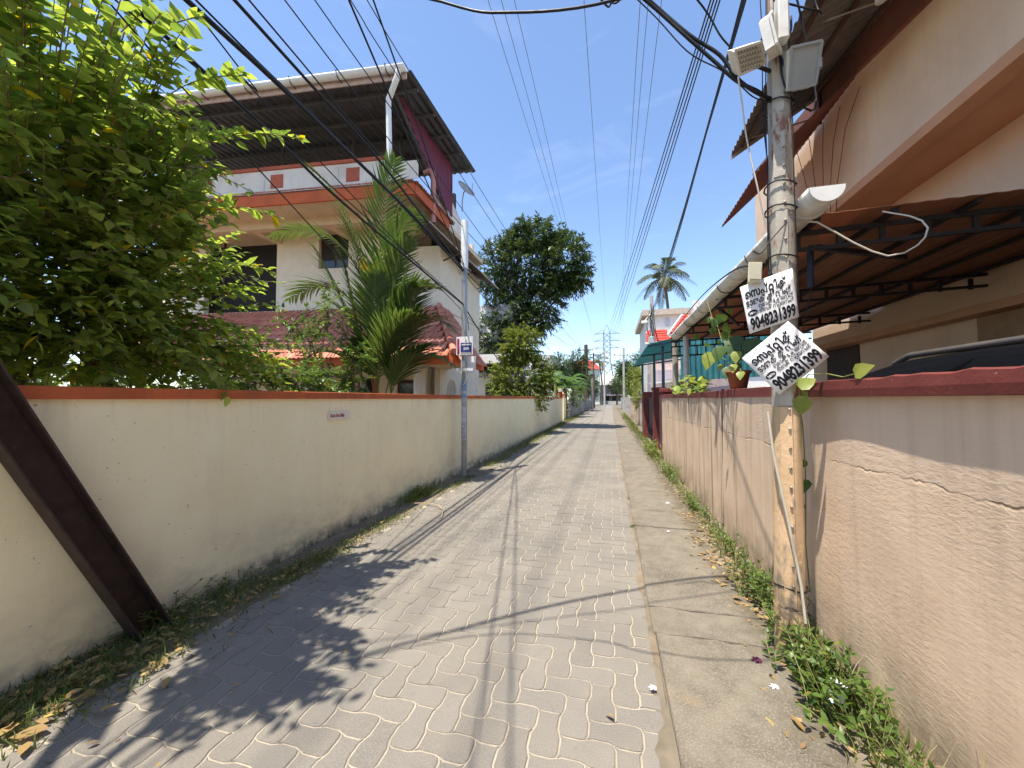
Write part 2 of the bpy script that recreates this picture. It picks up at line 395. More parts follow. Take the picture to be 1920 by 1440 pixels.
tp = t.math('MULTIPLY', t.ramp(xyz[2], 1.30, 1.56, 0, 1), t.ramp(t.noise(3.4, 4, t.pos((3, 3, .3))), .52, .72, 0, .4)); c = t.mix(tp, c, (.50, .43, .31))
m_cream = t.fin(c, .9, t.bump(t.noise(130, 5, None, .65), .35, .004, t.bump(t.noise(7, 3), .25, .012)), spec=.15)
m_orange = plain('orange_paint', (.50, .115, .035), .75, .22, 4, .3, 60, dirt=(.20, .06, .03), amt=.55, streak=.35)
wl = thing('boundary_wall', (-3.16, 12, 0), 'long cream plastered boundary wall with orange coping along left side of lane', 'wall')
mb = MB()
def wavy_wall(x, y0, y1, z0, z1, n, m_, amp, inward):
    return lambda u, v: (x + amp * math.sin(u * 37 + v * 2) + amp * .6 * math.sin(u * 91 + v * 5), y0 + (y1 - y0) * u, z0 + (z1 - z0) * v)
mb.grid(120, 4, wavy_wall(-3.08, -4, 25.4, -.05, 1.545, 0, 0, .004, 0))
mb.box((-3.24, -4, -.05), (-3.10, 25.38, 1.545)); mb.add([(-3.24, 25.4, -.05), (-3.08, 25.4, -.05), (-3.08, 25.4, 1.545), (-3.24, 25.4, 1.545)], [(0, 1, 2, 3)])
mb.build('wall_face', m_cream, wl)
for k in range(12):
    y0 = -4 + k * 2.45; MB().bbox((-3.265, y0, 1.545), (-3.055, y0 + 2.448, 1.62 + random.uniform(-.003, .003)), .006).build('coping', m_orange, wl)
mb = MB().bbox((-3.25, 25.05, 1.62), (-3.07, 25.38, 1.98), .01); mb.build('end_block', m_orange, wl)
MB().bbox((-3.27, 24.7, 1.98), (-3.05, 25.42, 2.18), .01).build('end_cap', plain('cream_cap', (.66, .58, .42), .9, .15), wl)
# no-bills plaque
m_plq = plain('plaque_white', (.72, .66, .54), .7, .1); m_redink = plain('red_ink', (.36, .02, .02), .7, .1, bump=0)
pq = thing('notice_plaque', (-3.07, 3.85, 1.35), 'tiny white Stick No Bills notice painted red on cream wall', 'sign')
mb = MB().box((-3.082, 3.68, 1.305), (-3.066, 4.03, 1.40)); mb.build('plate', m_plq, pq)
tm = text_mesh('Stick No Bills', .07, m_redink, .02); o = put('lettering', tm, pq, (-3.0625, 3.70, 1.335), (R(90), 0, R(90))); o.scale = (.62, .8, 1)

# brown steel stay strut against the wall
t = NT('strut_brown'); c = t.mix(t.ramp(t.noise(9, 7, None, .7), .35, .65), (.030, .016, .013), (.055, .032, .026)); c = t.mix(t.ramp(t.noise(30, 4), .66, .7, 0, .5), c, (.16, .10, .07))
m_strut = t.fin(c, .62, t.bump(t.noise(60, 5), .5, .004), spec=.35)
sb = Vector((-2.955, 2.02, -.1)); d = Vector((-.02, -.47, 1)).normalized()
st_ = thing('stay_strut', (-2.955, 1.95, 0), 'dark brown steel channel strut leaning against cream wall at left edge', 'strut')
nrm = Vector((0, 1, .47)).normalized(); xs = Vector((1, 0, 0))
def chan(a0, a1, b0, b1, name):
    pts = [sb + xs * a + nrm * b for a, b in ((a0, b0), (a1, b0), (a1, b1), (a0, b1))]
    MB().prism(pts, d * 4.6).build(name, m_strut, st_)
chan(-.055, -.045, -.115, .055, 'web'); chan(-.045, .05, .045, .055, 'flange'); chan(-.045, .05, -.115, -.105, 'flange')

# far gate pillars on the left
for (y0, x0, x1, h, lab) in ((27.6, -3.62, -3.22, 1.78, 'cream gate pillar with orange cap just past end of left wall'),):
    gp = thing('gate_pillar', ((x0 + x1) / 2, y0, 0), lab, 'pillar')
    MB().bbox((x0, y0 - .2, -.05), (x1, y0 + .3, h), .015).build('shaft', m_cream, gp); MB().bbox((x0 - .05, y0 - .25, h), (x1 + .05, y0 + .35, h + .12), .015).build('cap', m_orange, gp)
fw = thing('side_wall', (-3.5, 29, 0), 'short cream return wall behind far gate pillar', 'wall')
MB().box((-3.6, 27.95, -.05), (-3.42, 30.6, 1.6)).build('wall_face', m_cream, fw); MB().bbox((-3.64, 27.95, 1.6), (-3.38, 30.6, 1.68), .01).build('coping', plain('brown_cap', (.20, .10, .06), .8), fw)

# ------------------------------------------------------------------ right compound wall
t = NT('peach_plaster'); xyz = t.xyz(); P = t.pos()
c = t.mix(t.ramp(t.noise(2.5, 5), .3, .7), (.63, .465, .325), (.74, .565, .405))
# band above the jagged plaster edge is smoother and paler
jag = t.math('ADD', xyz[2], t.math('MULTIPLY', t.math('SUBTRACT', t.noise(5, 6, t.pos((.6, .6, .02)), .75), .5), .11))
jag = t.math('ADD', jag, t.math('MULTIPLY', xyz[1], .012))
up_ = t.ramp(jag, 1.222, 1.226)
crk = t.math('MULTIPLY', t.ramp(jag, 1.211, 1.219), t.ramp(jag, 1.221, 1.228, 1, 0)); crk = t.math('MULTIPLY', crk, t.ramp(t.noise(4, 4), .46, .60, 0, .7))
ed = t.math('MULTIPLY', t.ramp(jag, 1.226, 1.228), t.ramp(jag, 1.230, 1.236, 1, 0)); ed = t.math('MULTIPLY', ed, t.ramp(t.noise(9, 4), .5, .62))
jag2 = t.math('ADD', jag, t.math('MULTIPLY', xyz[1], .015)); ed2 = t.math('MULTIPLY', t.ramp(jag2, 1.06, 1.066), t.ramp(jag2, 1.067, 1.075, 1, 0))
c = t.mix(t.math('MULTIPLY', up_, .35), c, (.60, .46, .36))
st = t.pos((7, 7, .35)); f = t.ramp(t.noise(1.5, 7, st, .62), .50, .72, 0, .32)
c = t.mix(f, c, (.40, .30, .21))
# algae runs on the far half
f = t.math('MULTIPLY', t.ramp(t.noise(1.3, 7, t.pos((5.5, 5.5, .18)), .6), .54, .66), t.ramp(xyz[1], 2.6, 4.4)); c = t.mix(t.math('MULTIPLY', f, .5), c, (.085, .075, .04))
f = t.math('MULTIPLY', t.ramp(t.noise(3.1, 5, t.pos((6, 6, .3)), .6), .56, .66), t.math('MULTIPLY', t.ramp(xyz[2], 1.05, 1.35), t.ramp(xyz[1], 4.2, 5.4))); c = t.mix(f, c, (.035, .03, .025))
f = t.math('MULTIPLY', t.ramp(xyz[2], .0, .45, 1, 0), t.ramp(t.noise(4, 7, None, .7), .38, .62)); c = t.mix(t.math('MULTIPLY', f, .7), c, (.16, .125, .08))
c = t.mix(t.math('MULTIPLY', t.ramp(t.noise(1.2, 8, None, .75), .58, .72), .4), c, (.60, .47, .38))
c = t.mix(t.math('MULTIPLY', crk, .9), c, (.06, .045, .035)); c = t.mix(t.math('MULTIPLY', ed, .8), c, (.66, .56, .47)); c = t.mix(t.math('MULTIPLY', ed2, .35), c, (.66, .55, .45))
mrot = t.n('Mapping'); mrot.inputs['Rotation'].default_value = (R(28), 0, 0); mrot.inputs['Scale'].default_value = (1, .45, 1.3); t.l(t.pos(), mrot.inputs[0]); tro = t.noise(38, 4, mrot.outputs[0], .72, .3)
fine = t.math('ADD', t.math('MULTIPLY', tro, 1.0), t.math('MULTIPLY', up_, .35))
rgh = t.ramp(t.noise(1.4, 4), .38, .68, .25, 1.3); fine = t.math('MULTIPLY', fine, rgh); nb = t.bump(fine, .40, .010, t.bump(t.math('MULTIPLY', crk, -1), .8, .01))
m_peach = t.fin(c, .9, nb, spec=.15)
t = NT('maroon_paint'); c = t.mix(t.ramp(t.noise(5, 6, t.pos((1, .5, 1)), .65), .3, .7), (.125, .026, .022), (.195, .046, .036))
c = t.mix(t.ramp(t.noise(40, 5, None, .7), .66, .72, 0, .8), c, (.42, .34, .29)); m_maroon = t.fin(c, .7, t.bump(t.noise(50, 5), .4, .005), spec=.3)
wr = thing('compound_wall', (1.33, 4, 0), 'rough peach plastered compound wall with maroon coping on right of lane', 'wall')
MB().grid(60, 6, lambda u, v: (1.262 + .006 * math.sin(u * 23 + v * 3) + .004 * math.sin(u * 51 - v * 6), -3 + 7.985 * u, -.05 + 1.61 * v), True).build('wall_face', m_peach, wr)
MB().grid(40, 6, lambda u, v: (1.268 + .006 * math.sin(u * 19 + v * 2) + .003 * math.sin(u * 61), 5.06 + 5.46 * u, -.05 + 1.61 * v), True).build('wall_face', m_peach, wr)
MB().box((1.29, -3, -.05), (1.41, 10.52, 1.558)).build('wall_core', m_peach, wr)
t = NT('algae_black'); c = t.mix(t.ramp(t.noise(8, 5, t.pos((3, 3, .5))), .4, .65), (.022, .02, .015), (.085, .08, .035)); m_alg = t.fin(c, .85, t.bump(t.noise(60, 4), .4, .005))
MB().box((1.272, 4.987, -.05), (1.30, 5.058, 1.66)).build('drain_groove', m_alg, wr)
rag = [random.gauss(0, .006) for _ in range(80)]
def cop(u, v):
    y = -3 + 5.98 * u; k = int(u * 79)
    pr = [(1.212, 1.562), (1.208, 1.60), (1.211, 1.645 + rag[k] * .8), (1.225, 1.652 + rag[k] * .7), (1.44, 1.655)]
    i = min(4, int(round(v * 4))); return (pr[i][0], y, pr[i][1])
mb = MB().grid(79, 4, cop); mb.box((1.215, -3, 1.560), (1.44, 2.98, 1.60)); mb.build('coping', m_maroon, wr)
MB().bbox((1.248, 2.985, 1.562), (1.43, 4.985, 1.648), .006).build('coping', m_maroon, wr)
MB().bbox((1.252, 5.06, 1.562), (1.43, 10.5, 1.642), .006).build('coping', m_maroon, wr)
# ------------------------------------------------------------------ left house
HC = Vector((-4.4, 9.4, 0))
def sh(p): return Vector((p[0], p[1] + .107 * (p[0] + 4.4), p[2]))
lh = thing('house', (-7.5, 10.5, 0), 'cream three level house with tiled roofs and metal terrace roof behind cream wall', 'house')
m_hw = plain('house_paint', (.80, .70, .54), .85, .08, 2.5, .2, 90, dirt=(.58, .49, .37), amt=.35, streak=.15)
m_par = plain('parapet_paint', (.80, .73, .66), .85, .08, 3, .2, 80, dirt=(.46, .40, .34), amt=.45, streak=.25)
m_coral = plain('coral_paint', (.48, .125, .075), .8, .15, 4, .2, 60, dirt=(.26, .09, .06), amt=.5)
m_fascia = plain('fascia_orange', (.55, .115, .035), .75, .15, 4, .2, 60, dirt=(.25, .07, .03), amt=.4)
m_soff = plain('soffit_paint', (.70, .54, .36), .88, .12, 3)
m_shade = plain('interior_shade', (.030, .028, .027), .9, .2, 3, 0)  # near-black colour stands in for shade inside rooms and openings
m_glass = NT('window_glass').fin((.02, .022, .025), .08, spec=.6)
m_wood = plain('brown_wood', (.07, .035, .025), .6, .2, 10)
def B(a, b, name, mat, parent=lh, c=None):
    mb = MB(); mb.bbox(a, b, c) if c else mb.box(a, b); return mb.build(name, mat, parent, sh)
# ground floor: porch floor, inner wall, lane side wall
mb = MB().box((-13, 10.6, 0), (-5.3, 10.8, 3.0)); mb.box((-4.58, 9.5, 0), (-4.42, 12.6, 3.99)); mb.box((-13, 12.4, 0), (-4.6, 12.6, 6.9)); mb.build('ground_floor_wall', m_hw, lh, sh)
for (xa, xb, z1) in ((-12.2, -11.0, 2.1), (-9.6, -8.6, 2.1), (-7.9, -6.9, 2.15), (-6.2, -5.4, 2.1)):
    d_ = B((xa, 10.52, .1), (xb, 10.597, z1), 'door', m_wood); B((xa + .08, 10.50, .2), (xb - .08, 10.517, z1 - .1), 'pane', m_glass, d_)
B((-13, 8.6, -.02), (-4.45, 10.58, .25), 'porch_floor', plain('porch_floor', (.35, .25, .2), .5))
m_col = plain('white_plaster', (.78, .75, .72), .8, .06, 4)
for cx in (-4.74, -7.75, -10.8):
    q = sh((cx, 8.98, .25)); prof = [(.19, 0), (.19, .1), (.155, .14), (.15, .2)]; mb = MB()
    n = 24; zz = [.2, 2.02]; v = []
    for z in zz:
        for k in range(n * 2): a = math.pi * k / n; r_ = .148 if k % 2 else .132; v.append((q.x + r_ * math.cos(a), q.y + r_ * math.sin(a), .25 + z))
    mb.add(v, [(k, (k + 1) % (2 * n), 2 * n + (k + 1) % (2 * n), 2 * n + k) for k in range(2 * n)])
    mb.lathe((q.x, q.y, .25), prof, 20); mb.lathe((q.x, q.y, .25), [(.15, 2.0), (.185, 2.04), (.185, 2.08), (.16, 2.1), (.2, 2.16), (.2, 2.26), (.0, 2.26)], 20)
    mb.build('column', m_col, lh)
B((-13, 8.86, 2.50), (-4.55, 9.12, 2.84), 'porch_beam', m_hw)
B((-13, 9.12, 2.80), (-4.58, 10.6, 2.86), 'porch_ceiling', m_hw)
# arched niches on the lane side
for yc in (10.25, 11.15):
    pts = [(-4.418, yc - .28, .1)] + [(-4.418, yc - .28 * math.cos(a), 1.75 + .34 * math.sin(a)) for a in [math.pi * k / 10 for k in range(11)]] + [(-4.418, yc + .28, .1)]
    MB().prism(pts, (.012, 0, 0)).build('arch_niche', plain('niche_paint', (.52, .43, .33), .9), lh, sh)
    prv = [(-4.405, y, z) for _, y, z in pts]; MB().tube(prv, .02, 5, False).build('arch_trim', m_hw, lh, sh)
# lower tiled roof -----------------------------------------------------------
t = NT('clay_tile'); ri = t.n('ObjectInfo').outputs['Random']; at = t.n('Attribute', attribute_name='var').outputs['Fac']
c = t.mix(t.math('FRACT', t.math('ADD', ri, at)), (.52, .185, .12), (.64, .28, .19)); c = t.mix(t.ramp(t.noise(3, 6, None, .7), .5, .7, 0, .5), c, (.24, .085, .065))
m_tile = t.fin(c, .75, t.bump(t.noise(70, 4), .3, .004), spec=.25)
top, eav = 4.0, 2.55; yt, ye = 9.38, 7.88
lr = MB().add([(-12.6, yt, top), (-4.42, yt, top), (-3.40, ye, eav), (-12.6, ye, eav), (-3.40, 9.95, eav), (-4.42, 9.95, top)], [(0, 3, 2, 1), (1, 2, 4, 5)]).build('lower_roof', plain('roof_deck', (.25, .09, .06), .9), lh, sh, .03)
TW, TL = .235, .245
def tile_mesh():
    mb = MB(); prof = [(-.5, .006), (-.36, .03), (-.22, .034), (-.08, .010), (.08, .006), (.22, .030), (.36, .034), (.5, .008)]
    mb.add([(a * TW, 0 - 0, b + .020) for a, b in prof] + [(a * TW, -TL * 1.08, b + .042) for a, b in prof] + [(a * TW, -TL * 1.08, b + .020) for a, b in prof],
           [(k, k + 8, k + 9, k + 1) for k in range(7)] + [(k + 8, k + 16, k + 17, k + 9) for k in range(7)]); return mb.mesh('tile', m_tile)
tmesh = tile_mesh(); tmesh.attributes.new('var', 'FLOAT', 'POINT'); sl_len = math.hypot(yt - ye, top - eav); pit = math.atan2(top - eav, yt - ye); nrow = int(sl_len / TL) + 1
yaw = math.atan(.107); cnt = 0; stuffmb = MB()
for r_ in range(nrow):
    tt = r_ * TL; y = yt - tt * math.cos(pit); z = top - tt * math.sin(pit); xr = -4.42 + 1.02 * tt / sl_len
    ncol = int((xr + 9.3) / TW)
    for k in range(ncol):
        x = xr - .06 - (k + .5) * TW
        o = put('tile', tmesh, lr, sh((x, y, z)), (pit, 0, yaw))
    for k in range(ncol, ncol + 13):
        x = xr - .06 - (k + .5) * TW; M_ = Matrix.Translation(sh((x, y, z))) @ Matrix.Rotation(yaw, 4, 'Z') @ Matrix.Rotation(pit, 4, 'X')
        stuffmb.add([M_ @ v_.co for v_ in tmesh.vertices], [tuple(p_.vertices) for p_ in tmesh.polygons])
tag(stuffmb.build('tile_field', m_tile, lr), kind='stuff')
# lane side slope and hip caps
pit2 = math.atan2(top - eav, 1.02); l2 = math.hypot(1.02, top - eav)
for r_ in range(int(l2 / TL) + 1):
    tt = r_ * TL; x = -4.42 + tt * math.cos(pit2); z = top - tt * math.sin(pit2); y0 = yt - (yt - ye) * tt / l2
    for k in range(int((9.95 - y0) / TW)):
        put('tile', tmesh, lr, (x, y0 + .1 + (k + .5) * TW, z), (pit2, 0, R(90)))
hip0, hip1 = Vector((-4.42, yt, top + .05)), Vector((-3.40, ye, eav + .05))
for k in range(8):
    a = hip0.lerp(hip1, k / 8); b = hip0.lerp(hip1, (k + 1.12) / 8); a = sh(a); b = sh(b); mb = MB(); mb.tube([a + Vector((0, 0, .0)), b + Vector((0, 0, .022))], [.075, .085], 8); mb.build('ridge_tile', m_tile, lr)
B((-12.6, ye - .03, 2.31), (-3.41, ye + .02, 2.545), 'fascia', m_fascia); B((-3.44, ye + .02, 2.31), (-3.385, 9.95, 2.545), 'fascia', m_fascia)
B((-12.6, ye + .02, 2.36), (-3.44, 8.86, 2.42), 'soffit', m_soff); B((-4.42, 8.86, 2.36), (-3.44, 9.95, 2.42), 'soffit', m_soff)
# first floor ------------------------------------------------------------------
mb = MB()
MB().box((-13, 9.4, 3.9), (-11.6, 9.55, 6.2)).build('first_floor_wall', m_hw, lh, sh)
for a, b in (((-9.25, 9.4, 3.9), (-7.95, 9.55, 6.25)), ((-7.95, 9.4, 3.9), (-7.05, 9.55, 5.2)), ((-7.05, 9.4, 3.9), (-6.0, 9.55, 6.25)), ((-6.0, 9.4, 3.9), (-4.4, 9.55, 5.66))): mb.box(a, b)
mb.box((-4.55, 9.55, 4.0), (-4.4, 12.6, 5.66)); mb.build('first_floor_wall', m_hw, lh, sh)
B((-13, 9.9, 3.9), (-9.0, 9.95, 6.2), 'shade_backing', m_shade); B((-6.0, 11.4, 3.9), (-4.6, 11.45, 6.2), 'shade_backing', m_shade)  # flat near-black sheets behind the openings, painted as interior shade
B((-11.6, 9.42, 3.9), (-9.25, 9.5, 4.05), 'sill', m_par)
wn = B((-7.95, 9.50, 5.2), (-7.05, 9.53, 6.2), 'window', m_wood)
for k in range(2): B((-7.9 + k * .44, 9.485, 5.25), (-7.52 + k * .44, 9.498, 6.15), 'pane', m_glass, wn)
B((-11.2, 9.60, 4.2), (-11.15, 9.64, 6.2), 'grille_bar', m_wood)
# upper slab, fascia, little tile eave
B((-13, 7.72, 6.20), (-4.3, 12.6, 6.38), 'slab', m_soff)
B((-13, 7.67, 6.16), (-4.26, 7.72, 6.42), 'fascia', m_fascia); B((-4.3, 7.72, 6.16), (-4.24, 9.6, 6.42), 'fascia', m_fascia)
B((-13, 8.45, 5.98), (-4.75, 8.65, 6.2), 'beam', m_soff)
for x in (-11.6, -9.2, -7.0, -5.2): B((x - .1, 8.65, 5.98), (x + .1, 9.4, 6.2), 'beam', m_soff)
ue = MB().add([(-13, 7.66, 6.43), (-4.22, 7.66, 6.43), (-5.05, 8.02, 6.66), (-13, 8.02, 6.66), (-4.22, 9.9, 6.43), (-5.05, 9.9, 6.66)], [(0, 1, 2, 3), (1, 4, 5, 2)]).build('eave_roof', plain('roof_deck', (.25, .09, .06), .9), lh, sh, .02)
pu = math.atan2(.23, .36)
for k in range(34): x = -4.36 - (k + .5) * .16; o = put('tile', tmesh, ue, sh((x, 7.90, 6.585)), (pu, 0, yaw)); o.scale = (.68, 1.0, .8)
pu2 = math.atan2(.23, .83)
for r_ in range(2):
    for k in range(11): o = put('tile', tmesh, ue, (-4.7 + .24 * r_, 7.72 + (k + .5) * .2, 6.565 - .066 * r_), (pu2, 0, R(90))); o.scale = (.85, 1, .8)
# terrace parapet
B((-13, 8.02, 6.38), (-5.05, 8.18, 7.24), 'parapet', m_par); B((-13, 7.98, 7.24), (-5.01, 8.22, 7.32), 'parapet_coping', m_coral)
B((-5.21, 8.18, 6.38), (-5.05, 11.4, 7.1), 'parapet', m_par); B((-5.25, 8.22, 7.1), (-4.99, 9.5, 7.18), 'parapet_coping', m_coral)
B((-5.09, 8.65, 6.82), (-4.93, 9.05, 7.26), 'parapet_pier', m_coral, c=.02)
MB().tube([(-5.01, 8.2, 7.18), (-4.99, 8.6, 7.05), (-4.97, 9.1, 6.84), (-4.95, 10.6, 6.72)], .06, 8).build('moulding', m_par, lh, sh)
for k, xc in enumerate((-5.98, -8.0, -10.0)):
    B((xc - .17, 8.005, 6.78), (xc + .17, 8.019, 7.12), 'square_panel', m_coral, c=.003)
    B((xc + .38, 8.008, 6.72), (xc + 1.65, 8.019, 7.16), 'raised_panel', m_par, c=.003)
# far gable of the terrace stair
g_ = [(-4.7, 9.6, 6.3), (-4.7, 11.9, 6.3), (-4.7, 11.9, 6.75), (-4.7, 11.2, 7.15), (-4.7, 10.4, 7.45), (-4.7, 9.6, 7.55)]
MB().prism(g_, (.16, 0, 0)).build('gable_wall', m_par, lh, sh)
MB().tube([(-4.6, 11.95, 6.70), (-4.6, 11.2, 7.17), (-4.6, 10.4, 7.48), (-4.6, 9.6, 7.58)], .06, 6).build('gable_trim', m_coral, lh, sh)
# terrace roof ------------------------------------------------------------------
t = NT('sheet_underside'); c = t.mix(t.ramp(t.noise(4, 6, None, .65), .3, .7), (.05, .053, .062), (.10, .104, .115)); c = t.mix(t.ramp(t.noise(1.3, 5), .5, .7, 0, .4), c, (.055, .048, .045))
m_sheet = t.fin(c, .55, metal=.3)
def corr(n, m_, fn, amp, per):
    mb = MB()
    def g2(u, v):
        p_ = fn(u, v); return (p_[0], p_[1], p_[2] + amp * math.cos(2 * math.pi * per * u))
    return mb.grid(n, m_, g2)
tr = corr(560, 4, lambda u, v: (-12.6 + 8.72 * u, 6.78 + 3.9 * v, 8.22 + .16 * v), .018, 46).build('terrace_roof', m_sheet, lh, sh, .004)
for y in (7.2, 8.0, 8.8, 9.6, 10.4): MB().box((-12.5, y, 8.12 + .041 * (y - 6.78)), (-3.95, y + .05, 8.185 + .041 * (y - 6.78))).build('purlin', plain('purlin_steel', (.09, .09, .09), .6), tr, sh)
m_white = plain('white_pvc', (.74, .74, .72), .45, .08, 5, .05, dirt=(.48, .45, .38), amt=.4)
pts = [(-.0, 6.64 + .085 * math.cos(a), 8.20 + .085 * math.sin(a)) for a in [math.pi + math.pi * k / 8 for k in range(9)]]
gm = MB(); n9 = 9
gm.add([(-12.6, y, z) for _, y, z in pts] + [(-3.92, y, z) for _, y, z in pts], [(k, k + 1, n9 + k + 1, n9 + k) for k in range(8)], True)
gm.add([(-3.92, y, z) for _, y, z in pts], [tuple(range(9))]); gu = gm.build('roof_gutter', m_white, lh, sh, .006)
B((-12.6, 6.735, 8.03), (-3.95, 6.76, 8.2), 'fascia', plain('fascia_pink', (.5, .38, .33), .8))
for k in range(7): x = -4.3 - k * 1.05; MB().tube([(x, 6.54, 8.22), (x, 6.6, 8.11), (x, 6.74, 8.1)], .012, 5).build('gutter_bracket', m_wood, gu, sh)
MB().tube([(-4.06, 6.62, 8.12), (-4.08, 6.63, 7.99), (-4.14, 6.66, 7.92), (-4.31, 6.78, 7.76), (-4.36, 6.80, 7.70), (-4.37, 6.81, 7.60), (-4.38, 6.9, 6.3)], .055, 10).build('downpipe', m_white, lh, sh)
m_mrn = plain('maroon_sheet', (.16, .030, .055), .55, .15, 5, metal=.1)
mb = MB()
mb.grid(120, 1, lambda u, v: (-4.42 + .014 * math.cos(2 * math.pi * 13 * u), 7.25 + 2.95 * u, (8.2 + .12 * u) if v else (8.18 - (1.15 if u < .72 else 1.15 + (u - .72) * .9) * min(1, u / .72) + .0)))
mb.build('side_cladding', m_mrn, lh, sh, .004)
MB().bar((-4.46, 7.2, 8.16), (-4.46, 9.4, 7.05), .05, .05).build('brace', plain('purlin_steel', (.09, .09, .09), .6), lh, sh)
B((-12.8, 11.6, 6.2), (-4.9, 11.7, 8.3), 'terrace_back_wall', m_shade)  # coloured near-black so the space under the terrace roof reads as shaded
for x in (-8.4, -6.4, -5.1): MB().tube([(x, 8.6, 6.2), (x, 8.6, 8.2)], .035, 8).build('roof_post', plain('purlin_steel', (.09, .09, .09), .6), lh, sh)
# orange pot-like lamps and hanging globe on terrace
for x in (-6.75, -6.45):
    MB().lathe(tuple(sh((x, 9.6, 7.75))), [(0, .14), (.1, .12), (.13, .0), (.1, -.1), (0, -.12)], 12).build('paper_lamp', plain('lamp_red', (.35, .05, .02), .7), lh)
# pink soil pipe
MB().tube([(-4.55, 8.75, 7.30), (-4.40, 8.72, 7.32), (-4.30, 8.70, 7.24), (-4.28, 8.70, 7.1), (-4.28, 8.70, 5.95)], .065, 10).build('soil_pipe', plain('pink_pipe', (.50, .23, .18), .5, .1), lh)
# awning along the lane side
aw = corr(240, 3, lambda u, v: (-4.85 + .95 * v, 7.75 + 5.5 * u, 6.02 - .52 * v), .010, 34)
m_aw = plain('awning_sheet', (.07, .055, .05), .7, .25, 5)
aw.build('lane_awning', m_aw, lh, None, .004)
MB().tube([(-3.90, 7.75, 5.51), (-3.90, 13.25, 5.51)], .018, 6).build('awning_edge', plain('rail_grey', (.42, .38, .34), .5), lh)
for y in (8.2, 9.6, 11, 12.4): MB().bar((-4.45, y, 5.3), (-3.95, y, 5.47), .03, .03).build('awning_bracket', m_wood, lh)
B((-4.75, 9.6, 5.66), (-4.7, 12.6, 6.0), 'shade_backing', m_shade)  # near-black sheet painted as the shade in the gap under the awning
# satellite dish
sd = thing('satellite_dish', (-4.25, 10.4, 7.35), 'grey satellite dish on mast beside maroon cladding of cream house', 'dish')
dn = Vector((.75, -.35, .55)).normalized(); du = dn.orthogonal().normalized(); dv = dn.cross(du); cen = Vector((-4.15, 10.55, 7.75))
mb = MB(); n = 18; rings = [(0.0, 0), (.12, .012), (.22, .04), (.30, .075)]
v = [cen + dn * h + (du * math.cos(2 * math.pi * k / n) + dv * math.sin(2 * math.pi * k / n)) * r_ for r_, h in rings for k in range(n)]
mb.add(v, [(i * n + k, i * n + (k + 1) % n, (i + 1) * n + (k + 1) % n, (i + 1) * n + k) for i in range(3) for k in range(n)], True)
mb.build('reflector', plain('dish_grey', (.42, .42, .42), .5), sd, None, .006)
MB().tube([cen, cen - dn * .08, (-4.22, 10.5, 7.4), (-4.22, 10.5, 7.1)], .018, 6).build('mast', plain('rail_grey', (.42, .38, .34), .5), sd)
MB().tube([cen - dv * .26, cen + dn * .3 - dv * .05], .009, 5).build('feed_arm', plain('rail_grey', (.42, .38, .34), .5), sd)
# ------------------------------------------------------------------ right house
rh = thing('house', (4, 3, 0), 'pink house with corrugated awning and overhanging band behind peach wall on right', 'house')
m_pink = plain('pink_paint', (.86, .66, .485), .85, .08, 1.6, .25, 60, dirt=(.66, .47, .33), amt=.45, streak=.25)
m_pinkd = plain('terracotta_paint', (.66, .36, .21), .85, .1, 2, .2, 70)
m_brn = plain('brown_fascia', (.24, .105, .075), .75, .15, 4, .25, 50, dirt=(.12, .06, .045), amt=.5)
def RB(a, b, name, mat, parent=rh, c=None):
    mb = MB(); mb.bbox(a, b, c) if c else mb.box(a, b); return mb.build(name, mat, parent)
def zt(y): return max(3.9, 4.32 + .21 * (y - 3.22))
def zi(y): return max(4.35, 4.672 + .116 * (y - 3.56))
YS = [-4, 1.2, 3, 5, 6.62]
MB().prism([(2.2, -4, 3.5), (2.2, 6.62, 3.52)] + [(2.2, y, zt(y)) for y in YS[::-1]], (.16, 0, 0)).build('upper_wall', m_pink, rh); RB((2.3, -4, 3.46), (7, 6.62, 3.498), 'soffit', m_pinkd)
RB((2.18, -4, 3.42), (2.3, 6.64, 3.5), 'drip_edge', m_pinkd)
MB().prism([(2.17, y, zt(y) + .002) for y in YS] + [(2.17, y, zi(y)) for y in YS[::-1]], (.17, 0, 0)).build('fascia_band', m_brn, rh)
RB((2.36, 6.46, 3.5), (7, 6.61, 5.0), 'upper_wall', m_pink)
RB((2.7, -4, 2.86), (2.85, 6.5, 3.458), 'lower_wall', m_pink); RB((2.85, 6.35, 2.86), (7, 6.48, 3.458), 'lower_wall', m_pink)
RB((2.72, -4, 2.84), (7, 6.48, 2.858), 'porch_ceiling', m_pinkd)
RB((3.7, -4, 0), (3.85, 8.4, 2.838), 'ground_floor_wall', m_pink); RB((3.85, 8.3, 0), (7, 8.4, 2.838), 'ground_floor_wall', m_pink)
RB((2.36, -4, 4.98), (7, 6.6, 5.03), 'roof_slab', m_pink)
RB((2.685, 4.75, 3.0), (2.699, 5.35, 3.44), 'vent_opening', m_shade)  # flat near-black panel stands in for the shade inside the vent
RB((3.5, 2.6, 2.385), (3.70, 8.42, 2.47), 'lintel', m_pinkd)
RB((3.685, 7.0, .1), (3.699, 7.9, 2.38), 'door', m_wood)
RB((3.66, 3.2, 1.2), (3.699, 5.0, 2.38), 'window_panel', plain('tan_panel', (.42, .27, .16), .8))
